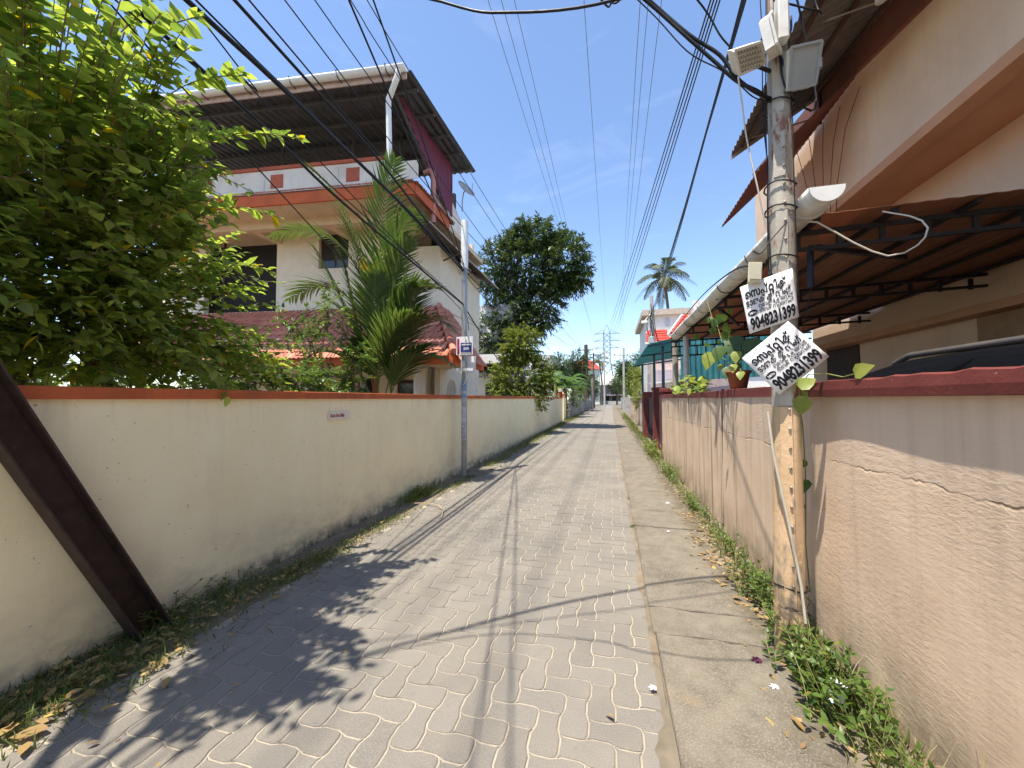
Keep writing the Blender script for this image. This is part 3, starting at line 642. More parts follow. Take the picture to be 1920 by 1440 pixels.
# corrugated awning
def corr_y(y0, y1, xo, zo, xi, zin, amp, per):
    n = int((y1 - y0) * per * 8)
    return MB().grid(n, 3, lambda u, v: (xo + (xi - xo) * v, y0 + (y1 - y0) * u, zo + ((zin(y0 + (y1 - y0) * u) if callable(zin) else zin) - zo) * v + amp * math.cos(2 * math.pi * per * (y1 - y0) * u)))
t = NT('rusty_sheet'); c = t.mix(t.ramp(t.noise(5, 6, None, .65), .3, .7), (.12, .112, .105), (.21, .196, .182)); c = t.mix(t.ramp(t.noise(2, 6, None, .7), .5, .68, 0, .45), c, (.10, .06, .045)); m_rsheet = t.fin(c, .7, t.bump(t.noise(50, 4), .2, .004))
aw1 = corr_y(-3, 4.72, 1.34, 4.30, 2.19, lambda y: zi(y) + .02, .016, 12).build('corrugated_awning', m_rsheet, rh, None, .004)
for q in (.12, .5, .88): MB().tube([(1.34 + .85 * q, y, 4.265 + (zi(y) - 4.28) * q) for y in (0, 1, 2, 3, 4, 4.65)], .018, 5).build('purlin', m_wood, aw1)
MB().add([(1.34, 4.72, 4.29), (2.18, 4.72, 4.82), (2.18, 4.72, 4.77), (1.34, 4.72, 4.24)], [(0, 1, 2, 3)]).build('edge_board', plain('rail_grey', (.42, .38, .34), .5), aw1, None, .02)
corr_y(4.0, 5.3, 1.38, 3.72, 2.16, 4.45, .012, 12).build('corrugated_awning', plain('red_sheet', (.20, .085, .075), .7, .2), rh, None, .004)
for y in (3.3, 4.6):
    MB().tube([(2.16, y, 4.5), (1.5, y, 4.38), (2.16, y, 4.95)], .012, 5).build('awning_bracket', plain('rail_grey', (.42, .38, .34), .5), rh); MB().tube([(2.155, y, 4.42), (2.155, y, 4.98)], .012, 5).build('awning_bracket', m_wood, rh)
MB().tube([(1.72, 2.92, 4.7), (1.74, 2.95, 4.15)], .03, 10).build('hanging_pipe', plain('pipe_grey', (.55, .54, .52), .4), rh)
# wires stapled on the wall
m_cable = plain('black_cable', (.012, .012, .013), .5, .2, 8, 0)
for k in range(5):
    MB().tube([(2.155, 5.15 - .30 * k, 4.50 - .05 * k), (2.165, 5.0 - .2 * k, 4.1), (2.165, 4.85 - .12 * k, 3.62), (2.17, 4.8 - .1 * k, 3.40), (2.4, 4.85 - .05 * k, 3.38), (2.66, 4.9, 3.34)], .0032, 5).build('wall_wire', plain('wire_brown', (.10, .06, .045), .6), rh)
for k in range(5):
    r0 = random.uniform(.07, .13); c0 = Vector((2.66, 4.86 + random.uniform(-.06, .06), 3.28 + random.uniform(-.12, .12)))
    MB().tube([c0 + Vector((random.uniform(-.015, .015), r0 * .55 * math.cos(a), r0 * math.sin(a))) for a in [j * .55 for j in range(13)]], .006, 5).build('wire_coil', m_cable, rh)
# car port canopy -------------------------------------------------------------
cp = thing('carport_canopy', (1.9, 5.6, 0), 'brown sheet carport canopy on dark steel trusses over the compound wall', 'canopy')
t = NT('brown_sheet'); c = t.mix(t.ramp(t.noise(1.6, 5), .3, .7), (.32, .135, .07), (.44, .195, .105)); m_bsheet = t.fin(c, .75, t.bump(t.noise(40, 4), .2, .004))
sh_ = t.n('BsdfTranslucent'); ms = t.n('MixShader'); ms.inputs[0].default_value = .26; t.l(c, sh_.inputs[0]); t.l(t.b.outputs[0], ms.inputs[1]); t.l(sh_.outputs[0], ms.inputs[2]); t.l(ms.outputs[0], t.out.inputs[0])
MB().grid(140, 10, lambda u, v: (1.17 + 2.5 * u, 2.93 + 5.6 * v, 2.765 + .06 * u + .002 * math.cos(u * 2 * math.pi * 23))).build('roof_sheet', m_bsheet, cp, None, .004)
m_steel = plain('dark_steel', (.030, .025, .025), .6, .3, 8, .1)
for y in (3.12, 4.9, 6.7, 8.4):
    tr_ = MB().bar((1.2, y, 2.715), (3.68, y, 2.80), .03, .03).build('truss', m_steel, cp); MB().bar((1.2, y, 2.60), (3.68, y, 2.685), .026, .026).build('chord', m_steel, tr_)
    for k in range(10): x = 1.3 + k * .25; MB().bar((x, y, 2.61 + .02 * k / 4), (x, y, 2.72 + .02 * k / 4), .03, .022, (0, 1, 0)).build('strut', m_steel, tr_)
for x in (1.35, 1.78, 2.2, 2.62, 3.05, 3.5): MB().bar((x, 2.95, 2.742 + .022 * (x - 1.2)), (x, 8.5, 2.742 + .022 * (x - 1.2)), .03, .028).build('purlin', m_steel, cp)
for k, (a, b) in enumerate((((1.25, 3.14, 2.58), (1.95, 4.88, 2.70)), ((1.25, 4.92, 2.58), (1.95, 6.68, 2.70)), ((1.42, 3.14, 2.62), (2.4, 3.9, 2.73)))): MB().bar(a, b, .035, .035).build('brace', m_steel, cp)
MB().tube([(1.42, 3.22, 2.66), (1.415, 3.22, 2.36)], .022, 8).build('post_stub', plain('navy_steel', (.02, .025, .045), .5), cp)
m_ppost = plain('weathered_post', (.33, .31, .25), .8, .25, 6, .3, dirt=(.10, .10, .05), amt=.8)
MB().tube([(1.33, 8.72, 1.55), (1.33, 8.72, 2.72)], .062, 10).build('post', m_ppost, cp); MB().tube([(1.35, 7.62, 1.55), (1.35, 7.62, 2.7)], .05, 10).build('post', plain('pipe_grey', (.55, .54, .52), .4), cp)
for k in range(9): x = 1.22 + k * .16; MB().bar((x, 8.42, 2.42), (x, 8.42, 2.62), .02, .02, (0, 1, 0)).build('lattice_bar', m_steel, cp)
MB().bar((1.2, 8.42, 2.42), (2.66, 8.42, 2.45), .025, .03).build('lattice_rail', m_steel, cp)
# gutter hung on the canopy edge
m_gut = plain('old_pvc', (.70, .68, .62), .5, .12, 6, .15, dirt=(.20, .17, .12), amt=.85, streak=.4)
gt = MB(); n = 10; gr = .09
ring = [(gr * math.cos(a), gr * math.sin(a)) for a in [math.pi + math.pi * k / n for k in range(n + 1)]]
S_ = [(y, 2.79 + .004 * math.sin(y * 3)) for y in [2.60 + .27 * k for k in range(21)]]
gt.add([(1.235 + a, y, z + b) for y, z in S_ for a, b in ring], [(i * (n + 1) + k, i * (n + 1) + k + 1, (i + 1) * (n + 1) + k + 1, (i + 1) * (n + 1) + k) for i in range(20) for k in range(n)], True)
gu2 = gt.build('rain_gutter', m_gut, cp, None, .006)
MB().prism([(1.235 + a * 1.02, 2.597, 2.79 + b * 1.02) for a, b in ring], (0, -.012, 0)).build('end_cap', plain('white_pvc', (.74, .74, .72)), gu2)
MB().tube([(1.235 + a * 1.06, 2.80, 2.79 + b * 1.06) for a, b in ring], .012, 5).build('joint_band', m_gut, gu2)
for y in (3.7, 4.6, 5.6, 6.6, 7.5): MB().tube([(1.235 + a * 1.04, y, 2.79 + b * 1.04) for a, b in ring], .006, 5).build('gutter_wire', m_cable, gu2)
# white cable loop hanging from canopy
wc = MB().tube([Vector(p) for p in ((1.19, 2.84, 2.70), (1.28, 2.81, 2.67), (1.36, 2.8, 2.60), (1.465, 2.8, 2.515), (1.56, 2.8, 2.45), (1.639, 2.8, 2.414), (1.72, 2.8, 2.425), (1.786, 2.8, 2.465), (1.825, 2.8, 2.51), (1.84, 2.8, 2.565), (1.826, 2.82, 2.62), (1.79, 2.86, 2.672), (1.74, 2.9, 2.712), (1.70, 2.94, 2.75))], .0052, 6).build('hanging_cable', plain('cream_cable', (.62, .58, .48), .5, .08)); tag(wc, 'looped off white cable hanging from front edge of brown carport canopy', 'cable')
for k, (a, b, c0, lab) in enumerate((((1.42, 3.2, 2.40), (1.39, 3.3, 2.0), (1.46, 3.5, 2.05), 'thin dark wire dangling from navy stub under carport canopy'), ((1.40, 5.0, 2.2), (1.7, 5.2, 1.98), (2.3, 5.6, 2.3), 'slack dark wire strung under back of carport canopy'))):
    tag(MB().tube(bez(a, b, c0, 12), .004, 5).build('dangling_wire', m_cable), lab, 'wire')
# car under the canopy -----------------------------------------------------------
car = thing('parked_car', (2.36, 2.2, 0), 'black tall car parked under carport, only its roof above peach wall', 'car')
t = NT('car_paint'); m_carp = t.fin((.006, .006, .007), .4, spec=.15)
m_carglass = NT('tinted_glass').fin((.005, .005, .006), .35, spec=.12)
prof = [(4.85, .45), (4.88, .78), (4.8, 1.02), (4.05, 1.16), (3.48, 1.62), (3.24, 1.735), (2.95, 1.785), (2.4, 1.805), (1.4, 1.80), (.9, 1.76), (.62, 1.66), (.38, 1.15), (.28, .9), (.28, .45), (.7, .30), (4.4, .30)]
def wid(z): return .80 if z < 1.05 else .80 - (z - 1.05) * .26
cb = MB(); L_ = [(2.36 - wid(z), y, z) for y, z in prof]; Rr = [(2.36 + wid(z), y, z) for y, z in prof]; n = len(prof)
cb.add(L_ + Rr, [tuple(range(n)), tuple(range(2 * n - 1, n - 1, -1))] + [(k, n + k, n + (k + 1) % n, (k + 1) % n) for k in range(n)])
body = cb.build('body', m_carp, car); md = body.modifiers.new('b', 'BEVEL'); md.width = .05; md.segments = 3; md.limit_method = 'ANGLE'; md.angle_limit = R(20)
for y in (1.15, 4.0):
    for sx in (-1, 1):
        x = 2.36 + sx * .72; wh = MB().tube([(x - sx * .1, y, .33), (x + sx * .1, y, .33)], .33, 20, True, False).build('wheel', plain('tyre', (.02, .02, .02), .9), car); MB().tube([(x + sx * .1, y, .33), (x + sx * .115, y, .33)], .2, 14, True, False).build('rim', plain('rim', (.4, .4, .42), .3, metal=.8), wh)
for sx in (-1, 1):
    def sp(y, z, e=.012): return (2.36 + sx * (wid(z) + e), y, z)
    MB().prism([sp(3.62, 1.22), sp(3.2, 1.62), sp(2.1, 1.66), sp(2.1, 1.16)], (sx * .006, 0, 0)).build('side_window', m_carglass, car); MB().prism([sp(2.03, 1.16), sp(2.03, 1.66), sp(1.0, 1.64), sp(.6, 1.2)], (sx * .006, 0, 0)).build('side_window', m_carglass, car)
    MB().tube([(2.36 + sx * .56, 3.05, 1.775), (2.36 + sx * .57, 2.9, 1.815), (2.36 + sx * .57, 1.3, 1.815), (2.36 + sx * .56, 1.1, 1.78)], .018, 6).build('roof_rail', plain('rail_dark', (.10, .09, .085), .4), car)
    MB().bbox((2.36 + sx * .62 - .12, 4.82, .74), (2.36 + sx * .62 + .12, 4.90, .92), .02).build('headlight', plain('lamp_glass', (.7, .7, .7), .1), car)
    MB().bbox((2.36 + sx * .85 - .06, 3.45, 1.12), (2.36 + sx * .85 + .06, 3.55, 1.26), .02).build('mirror', m_carp, car)
MB().prism([(1.78, 4.05, 1.18), (2.94, 4.05, 1.18), (2.82, 3.52, 1.60), (1.90, 3.52, 1.60)], (0, .02, .015)).build('windscreen', m_carglass, car)

# ------------------------------------------------------------------ gates and neighbours on the right
def pillar(x0, x1, y0, y1, h, lab):
    p_ = thing('gate_pillar', ((x0 + x1) / 2, (y0 + y1) / 2, 0), lab, 'pillar', 'maroon gate pillars on right')
    MB().bbox((x0, y0, -.05), (x1, y1, h), .012).build('shaft', m_maroon, p_); MB().bbox((x0 - .03, y0 - .03, h), (x1 + .03, y1 + .03, h + .09), .012).build('cap', m_maroon, p_)
pillar(1.255, 1.55, 10.53, 10.68, 1.72, 'narrow maroon gate post at far end of peach wall')
pillar(1.27, 1.62, 12.5, 12.85, 1.80, 'maroon gate pillar standing just past the grey gate')
pillar(1.27, 1.62, 16.2, 16.55, 1.72, 'farther maroon gate pillar beyond the dark gate')
def gate(y0, y1, x, mat, lab, h):
    gt_ = thing('gate', (x, (y0 + y1) / 2, 0), lab, 'gate')
    MB().box((x, y0, .5), (x + .012, y1, h)).build('panel', mat, gt_)
    for z in (.12, .5, h): MB().bar((x, y0, z), (x, y1, z), .05, .05).build('rail', mat, gt_)
    for y in (y0 + .03, (y0 + y1) / 2, y1 - .03): MB().bar((x, y, .08), (x, y, h + .02), .05, .05, (0, 1, 0)).build('stile', mat, gt_)
    for k in range(int((y1 - y0) / .14)): MB().tube([(x, y0 + .08 + k * .14, .12), (x, y0 + .08 + k * .14, .5)], .009, 5).build('bar', mat, gt_)
gate(10.72, 12.44, 1.45, plain('gate_grey', (.28, .28, .28), .5, .15, 5, .1), 'grey sheet steel gate between two maroon pillars', 1.62)
gate(12.9, 16.15, 1.45, plain('gate_dark', (.06, .045, .045), .6, .2, 5, .1), 'dark brown steel gate beyond the middle maroon pillar', 1.55)
ln = thing('cream_wall', (1.7, 20, 0), 'stained pale boundary wall beyond the far maroon pillar', 'wall')
MB().box((1.6, 16.6, -.05), (1.75, 34, 1.5)).build('wall_face', m_peach, ln); MB().bbox((1.56, 16.6, 1.5), (1.79, 34, 1.56), .01).build('coping', m_maroon, ln)
lw = thing('picket_wall', (1.8, 40, 0), 'white weathered wall far down right side of lane', 'wall')
MB().box((1.65, 34.05, -.05), (1.8, 68, 1.7)).build('wall_face', plain('weathered_white', (.60, .57, .52), .9, .2, 2, dirt=(.2, .19, .16), amt=.8, streak=.5), lw)
# teal sheet awning
bc = thing('teal_canopy', (2, 13.5, 0), 'teal corrugated sheet canopy on blue posts above the maroon gate pillars', 'canopy')
t = NT('teal_sheet'); c = t.mix(t.ramp(t.noise(2.5, 5), .3, .7), (.06, .26, .30), (.11, .38, .42)); t.fin(c, .4, spec=.4)
tr_ = t.n('BsdfTranslucent'); ms = t.n('MixShader'); ms.inputs[0].default_value = .42; t.l(c, tr_.inputs[0]); t.l(t.b.outputs[0], ms.inputs[1]); t.l(tr_.outputs[0], ms.inputs[2]); t.l(ms.outputs[0], t.out.inputs[0]); m_teal = t.m
MB().grid(120, 4, lambda u, v: (.93 + 2.4 * v, 10.4 + 6.6 * u, 2.92 + .34 * math.sin(v * 1.7) + .018 * math.cos(u * 6.6 * 2 * math.pi * 4.5))).build('roof_sheet', m_teal, bc, None, .004)
MB().grid(4, 60, lambda u, v: (1.55 + 2.2 * v, 9.4 + .02 * math.cos(v * 120), 1.95 + .95 * u + .1 * v)).build('tarp_wall', m_teal, bc, None, .004)
m_bpost = plain('blue_post', (.05, .10, .13), .5)
for (x, y) in ((1.35, 12.95), (1.3, 16.9), (1.36, 10.9)): MB().tube([(x, y, 1.5 if y < 16 else 0), (x, y, 2.95)], .04, 8).build('post', m_bpost, bc)
for y in (10.5, 12.95, 16.8): MB().bar((.95, y, 2.90), (3.3, y, 3.2), .05, .05).build('rafter', m_bpost, bc)
lb = thing('outbuilding', (3.4, 22, 0), 'small lilac outbuilding seen under the teal canopy', 'building')
MB().box((2.2, 21, 0), (6, 25, 3.0)).build('wall', plain('lilac_paint', (.40, .33, .36), .85, .1), lb); MB().bar((1.9, 20.6, 2.3), (6.2, 20.6, 2.75), .5, .08, (0, 0, 1)).build('sunshade', plain('white_plaster', (.78, .75, .72)), lb)
# white villa
vi = thing('villa', (4.5, 28, 0), 'white flat roofed villa with red tiled gable roof behind teal canopy', 'house')
m_vw = plain('villa_white', (.74, .72, .68), .85, .08, 2, .1, dirt=(.45, .42, .38), amt=.4, streak=.2)
MB().box((2.35, 26, 0), (9, 33, 7.1)).build('wall', m_vw, vi); MB().box((2.0, 25.7, 6.85), (6.0, 33.3, 7.2)).build('flat_roof', plain('villa_band', (.50, .42, .34), .85), vi)
MB().box((5.0, 25.6, 4), (9, 25.99, 7.6)).build('stair_tower', m_vw, vi)
MB().box((2.2, 25.6, 5.7), (4.9, 25.98, 5.8)).build('ledge', m_vw, vi)
for (a, b) in ((3.4, 3.7), (4.2, 4.9)): w_ = MB().box((a, 25.95, 6.1), (b, 25.985, 6.6)).build('window', plain('pale_frame', (.55, .6, .66), .5), vi); MB().box((a + .05, 25.93, 6.15), (b - .05, 25.948, 6.55)).build('pane', plain('pale_glass', (.5, .56, .62), .2), w_)
m_rt = plain('red_roof', (.52, .065, .045), .6, .12, 4)
rf = MB().add([(1.95, 22.8, 4.72), (3.25, 22.8, 4.72), (3.25, 24.3, 5.62), (2.15, 24.3, 5.62)], [(0, 1, 2, 3)]).build('red_roof', m_rt, vi, None, .08)
rf2 = MB().add([(3.2, 22.7, 5.15), (5.2, 22.7, 5.15), (5.2, 24.3, 6.45), (4.1, 24.3, 6.45)], [(0, 1, 2, 3)]).build('red_roof', m_rt, vi, None, .08)
for k in range(5): q = k / 5; MB().bar((1.97 + .2 * q, 22.8 + 1.5 * q, 4.79 + .9 * q), (3.25, 22.8 + 1.5 * q, 4.79 + .9 * q), .05, .03).build('tile_course', m_rt, rf)
for k in range(6): q = k / 6; MB().bar((3.2 + .9 * q, 22.7 + 1.6 * q, 5.22 + 1.3 * q), (5.2, 22.7 + 1.6 * q, 5.22 + 1.3 * q), .05, .03).build('tile_course', m_rt, rf2)
MB().bar((1.9, 22.74, 4.66), (3.3, 22.74, 4.66), .1, .12).build('eave_board', m_vw, vi); MB().bar((3.1, 22.62, 5.05), (4.12, 24.2, 6.45), .1, .12).build('barge_board', m_vw, vi)
MB().prism([(2.3, 23.0, 0), (5.2, 23.0, 0), (5.2, 23.0, 5.3), (3.4, 23.0, 5.2), (3.2, 23.0, 4.75), (2.3, 23.0, 4.75)], (0, 2.9, 0)).build('wing_wall', plain('villa_pink', (.60, .46, .40), .85), vi)
# ------------------------------------------------------------------ near utility pole on the right
PX, PY = 1.045, 2.72
up_ = thing('utility_pole', (PX, PY, 0), 'tall weathered pole with peach painted base beside peach wall, posters tied on', 'pole')
t = NT('pole_peach'); xyz = t.xyz(); c = t.mix(t.ramp(t.noise(6, 6, None, .65), .3, .7), (.55, .37, .21), (.66, .46, .28))
c = t.mix(t.ramp(t.noise(5, 8, t.pos((1, 1, .35)), .75), .56, .66, 0, .85), c, (.20, .19, .16)); c = t.mix(t.ramp(t.noise(4, 6, t.pos((2, 2, .25)), .6), .56, .68, 0, .6), c, (.26, .24, .08))
f = t.math('MULTIPLY', t.ramp(xyz[2], .55, .30), t.ramp(t.noise(9, 7, None, .7), .42, .55)); c = t.mix(t.math('MULTIPLY', f, .8), c, (.16, .11, .075))
m_ppeach = t.fin(c, .8, t.bump(t.noise(30, 6, None, .7), .5, .008), spec=.25)
t = NT('pole_metal'); c = t.mix(t.ramp(t.noise(5, 6, t.pos((1, 1, .5)), .65), .3, .7), (.29, .26, .21), (.47, .43, .36))
c = t.mix(t.ramp(t.noise(7, 7, t.pos((1.6, 1.6, .5)), .72), .545, .62, 0, .9), c, (.20, .060, .030)); c = t.mix(t.ramp(t.noise(3, 6, t.pos((1, 1, .3))), .52, .66, 0, .6), c, (.22, .15, .08))
m_pmetal = t.fin(c, .6, t.bump(t.noise(40, 6), .35, .006), metal=.15)
def octo(z0, z1, r0, r1, name, mat, n=14):
    mb = MB(); zs = [z0 + (z1 - z0) * k / 8 for k in range(9)]
    mb.tube([(PX + .012 * math.sin(z * 1.3) * 0 + .004 * (z - 1.5), PY, z) for z in zs], [r0 + (r1 - r0) * k / 8 + random.uniform(-.0015, .0015) for k in range(9)], n); return mb.build(name, mat, up_)
octo(-.1, .30, .088, .085, 'footing', m_ppeach); octo(.305, 1.50, .082, .078, 'base_sleeve', m_ppeach)
octo(1.503, 2.72, .0745, .069, 'lower_shaft', m_pmetal); octo(2.723, 7.2, .066, .05, 'upper_shaft', m_pmetal)
octo(2.70, 2.90, .0735, .072, 'clamp_sleeve', m_pmetal)
cd = Vector((-PX, -PY, 0)).normalized(); sd_ = Vector((-cd.y, cd.x, 0))
mb = MB()
for (z0, z1, r_) in ((1.51, 2.7, .0725), (2.92, 6.0, .0635)):
    a = Vector((PX, PY, 0)) + cd * (r_ - .002) + sd_ * -.0; w2 = .03
    mb.prism([(a + sd_ * -w2 + Vector((0, 0, z0))), (a + sd_ * w2 + Vector((0, 0, z0))), (a + sd_ * w2 + Vector((.004 * (z1 - z0), 0, z1))), (a + sd_ * -w2 + Vector((.004 * (z1 - z0), 0, z1)))], cd * .006)
mb.build('cover_strip', m_pmetal, up_)
a = Vector((PX, PY, 0)) + cd * .079; MB().prism([a + sd_ * -.03 + Vector((0, 0, .32)), a + sd_ * .03 + Vector((0, 0, .32)), a + sd_ * .03 + Vector((0, 0, 1.5)), a + sd_ * -.03 + Vector((0, 0, 1.5))], cd * .006).build('cover_strip', m_ppeach, up_)
mb = MB(); z = .45
while z < 4.3:
    r_ = .09 if z < 1.5 else (.079 if z < 2.7 else .070); mb.lathe(tuple(Vector((PX + .004 * (z - 1.5), PY, z)) + cd * r_ + sd_ * .018), [(0, .008), (.007, .006), (.009, -.003), (.004, -.007)], 6); z += .115
tag(mb.build('rivets', m_pmetal, up_), kind='stuff')
for z in (2.73, 2.88, 1.90, 2.42, 3.4, .42): MB().tube([(PX + .085 * math.cos(a), PY + .085 * math.sin(a), z + .01 * math.sin(a * 2)) for a in [k * .45 for k in range(15)]], .005, 5).build('tie_wire', m_cable, up_)
for k in range(3):
    a = random.uniform(2.6, 3.6) if k else 5.4; x, y = PX + .082 * math.cos(a), PY + .082 * math.sin(a); z0 = random.uniform(1.7, 2.6); MB().tube([(x + random.gauss(0, .008), y + random.gauss(0, .006), z0 + q * (4.6 - z0) / 8) for q in range(9)], .0035, 5).build('riser_cable', m_cable, up_)
MB().tube([(.905, 2.6, 1.47), (.928, 2.6, 1.225), (1.0, 2.61, .826), (1.06, 2.62, .467), (1.08, 2.625, .25)], .008, 6).build('earth_conduit', plain('cream_cable', (.62, .58, .48)), up_)
# flood lights
m_lw = plain('lamp_white', (.74, .72, .66), .5, .1, 8, .1, dirt=(.35, .33, .28), amt=.5); m_lens = plain('lamp_lens', (.70, .68, .60), .25, .1, 20, .1); m_lg = plain('lamp_grey', (.36, .38, .37), .5, .08, 5, .05); m_hex = plain('lamp_mesh', (.28, .26, .22), .5)
def flood(q, back, lab, kind):
    q = [Vector(x) for x in q]; cen = sum(q, Vector()) / 4; u = (q[1] - q[0]); v = (q[3] - q[0]); nn = u.cross(v).normalized() * (1 if back > 0 else 1)
    if nn.y > 0: nn = -nn
    L_ = thing('flood_light', cen, lab, 'lamp', 'flood lights on the utility pole'); th = .05
    mat = m_lw if kind != 'grey' else m_lg
    MB().prism([x - nn * .005 for x in q], -nn * th).build('housing', mat, L_)
    un, vn = u.normalized(), v.normalized()
    for a, b in ((0, 1), (1, 2), (2, 3), (3, 0)): MB().bar(q[a] + nn * .004, q[b] + nn * .004, .014, .014, nn).build('rim', mat, L_)
    if kind == 'hex':
        qi = [cen + (x - cen) * .94 for x in q]; MB().prism([x - nn * .003 for x in qi], nn * .004).build('lens', m_lens, L_)
        hx = MB(); nx, ny = 8, 5; U, V_ = (qi[1] - qi[0]), (qi[3] - qi[0])
        for j in range(ny):
            for i in range(nx):
                c0 = qi[0] + U * ((i + .5 + .5 * (j % 2)) / (nx + .5)) + V_ * ((j + .5) / ny); rr_ = U.length / (nx + .5) * .57
                hp = [c0 + (un * math.cos(a) + vn * math.sin(a) * .95) * rr_ + nn * .004 for a in [math.pi / 6 + math.pi / 3 * k for k in range(7)]]
                for k in range(3): hx.bar(hp[k], hp[k + 1], .004, .004, nn)
        tag(hx.build('honeycomb', m_hex, L_), kind='stuff')
    elif kind == 'glass':
        qi = [cen + (x - cen) * .9 for x in q]; MB().prism([x - nn * .003 for x in qi], nn * .004).build('lens', NT('dark_lens').fin((.10, .11, .10), .12, spec=.7), L_)
    else:
        MB().bbox(tuple(q[1] * .5 + q[2] * .5 + Vector((0, -.01, -.03))), tuple(q[1] * .5 + q[2] * .5 + Vector((.02, .02, .03))), .004).build('hinge', mat, L_)
    MB().tube([cen - nn * th, cen - nn * (th + .05), Vector((PX + .008, PY, cen.z))], .012, 6).build('bracket', m_steel, L_)
flood([(.722, 2.45, 3.60), (.880, 2.51, 3.67), (.945, 2.63, 3.63), (.785, 2.57, 3.54)], 1, 'white flood light with honeycomb lens left of the near pole', 'hex')
flood([(.915, 2.46, 3.775), (.985, 2.62, 3.94), (1.028, 2.62, 3.66), (.945, 2.46, 3.60)], 1, 'steeply tilted flood light with dark glass in front of the near pole', 'glass')
flood([(1.055, 2.55, 3.63), (1.225, 2.58, 3.66), (1.222, 2.66, 3.46), (1.062, 2.63, 3.43)], 1, 'square grey flood light box right of the near pole', 'grey')
MB().bbox((1.0, 2.56, 3.72), (1.06, 2.63, 4.0), .008).build('lamp_driver', m_lw, up_)
jb = thing('junction_box', (.86, 2.62, 2.31), 'small cream junction box clamped on left of near pole above posters', 'box')
MB().prism([(.805, 2.55, 2.365), (.885, 2.57, 2.365), (.880, 2.57, 2.245), (.798, 2.55, 2.25)], (.03, .10, 0)).build('case', plain('cream_plastic', (.66, .63, .48), .5, .06), jb); MB().prism([(.812, 2.547, 2.355), (.878, 2.566, 2.355), (.873, 2.566, 2.26), (.806, 2.547, 2.262)], (0, -.006, 0)).build('lid', plain('cream_plastic', (.66, .63, .48)), jb); MB().tube([(.94, 2.62, 2.31), (.98, 2.70, 2.31)], .012, 6).build('clamp', m_steel, jb)
# posters
m_paper = plain('poster_white', (.80, .80, .80), .6, .03, 6, .05); m_ink = plain('poster_black', (.008, .008, .009), .5, .1, 8, 0)
def mal_line(tokens, size, bold):
    """lay glyphs out by hand; a tuple stacks the second glyph under the first; returns [(mesh, x, y, scale)], width"""
    x = 0; o_ = []
    for tk in tokens:
        if tk == ' ': x += size * .26; continue
        a = tk[0] if isinstance(tk, tuple) else tk; me = text_mesh(a, size, m_ink, bold); xs_ = [v_.co.x for v_ in me.vertices] or [0, 0]
        x0, x1 = min(xs_), max(xs_); o_.append((me, x - x0, 0, 1)); wd = x1 - x0
        if isinstance(tk, tuple):
            m2 = text_mesh(tk[1], size, m_ink, bold); s2 = tk[2] if len(tk) > 2 else .62; xs2 = [v_.co.x for v_ in m2.vertices]; w2 = (max(xs2) - min(xs2)) * s2; o_.append((m2, x + (wd - w2) * .6 - min(xs2) * s2, -size * .36, s2)); wd = max(wd, w2)
        x += wd + size * .035
    return o_, x
VIR = '\u0d4d'
LINES = [(['െ', 'സ', 'പ്', ('റ', 'റ', .85), 'ി', 'ക്'], 2.3, .034, .05, .715, .80),
         (['ട', 'ാ', 'ങ', 'ക്', ' ', ('ക', 'ല'), 'ീ', 'ന', 'ി', 'ം', 'ഗ്'], 1.75, .034, .04, .555, .88),
         ([('ബ', 'ല'), 'ോ', ('ക', 'ക'), VIR, ' ', '&', ' ', ('ക', 'ല'), 'ി', 'യ', 'റ', 'ി', 'ം', 'ഗ്'], 1.12, .016, .26, .455, .68),
         (['ട', 'ാ', 'ങ', 'ക്', ' ', 'റ', 'ി', ('പ', 'പ', .8), 'യ', 'റ', 'ി', 'ം', 'ഗ്'], 1.12, .016, .26, .355, .68)]
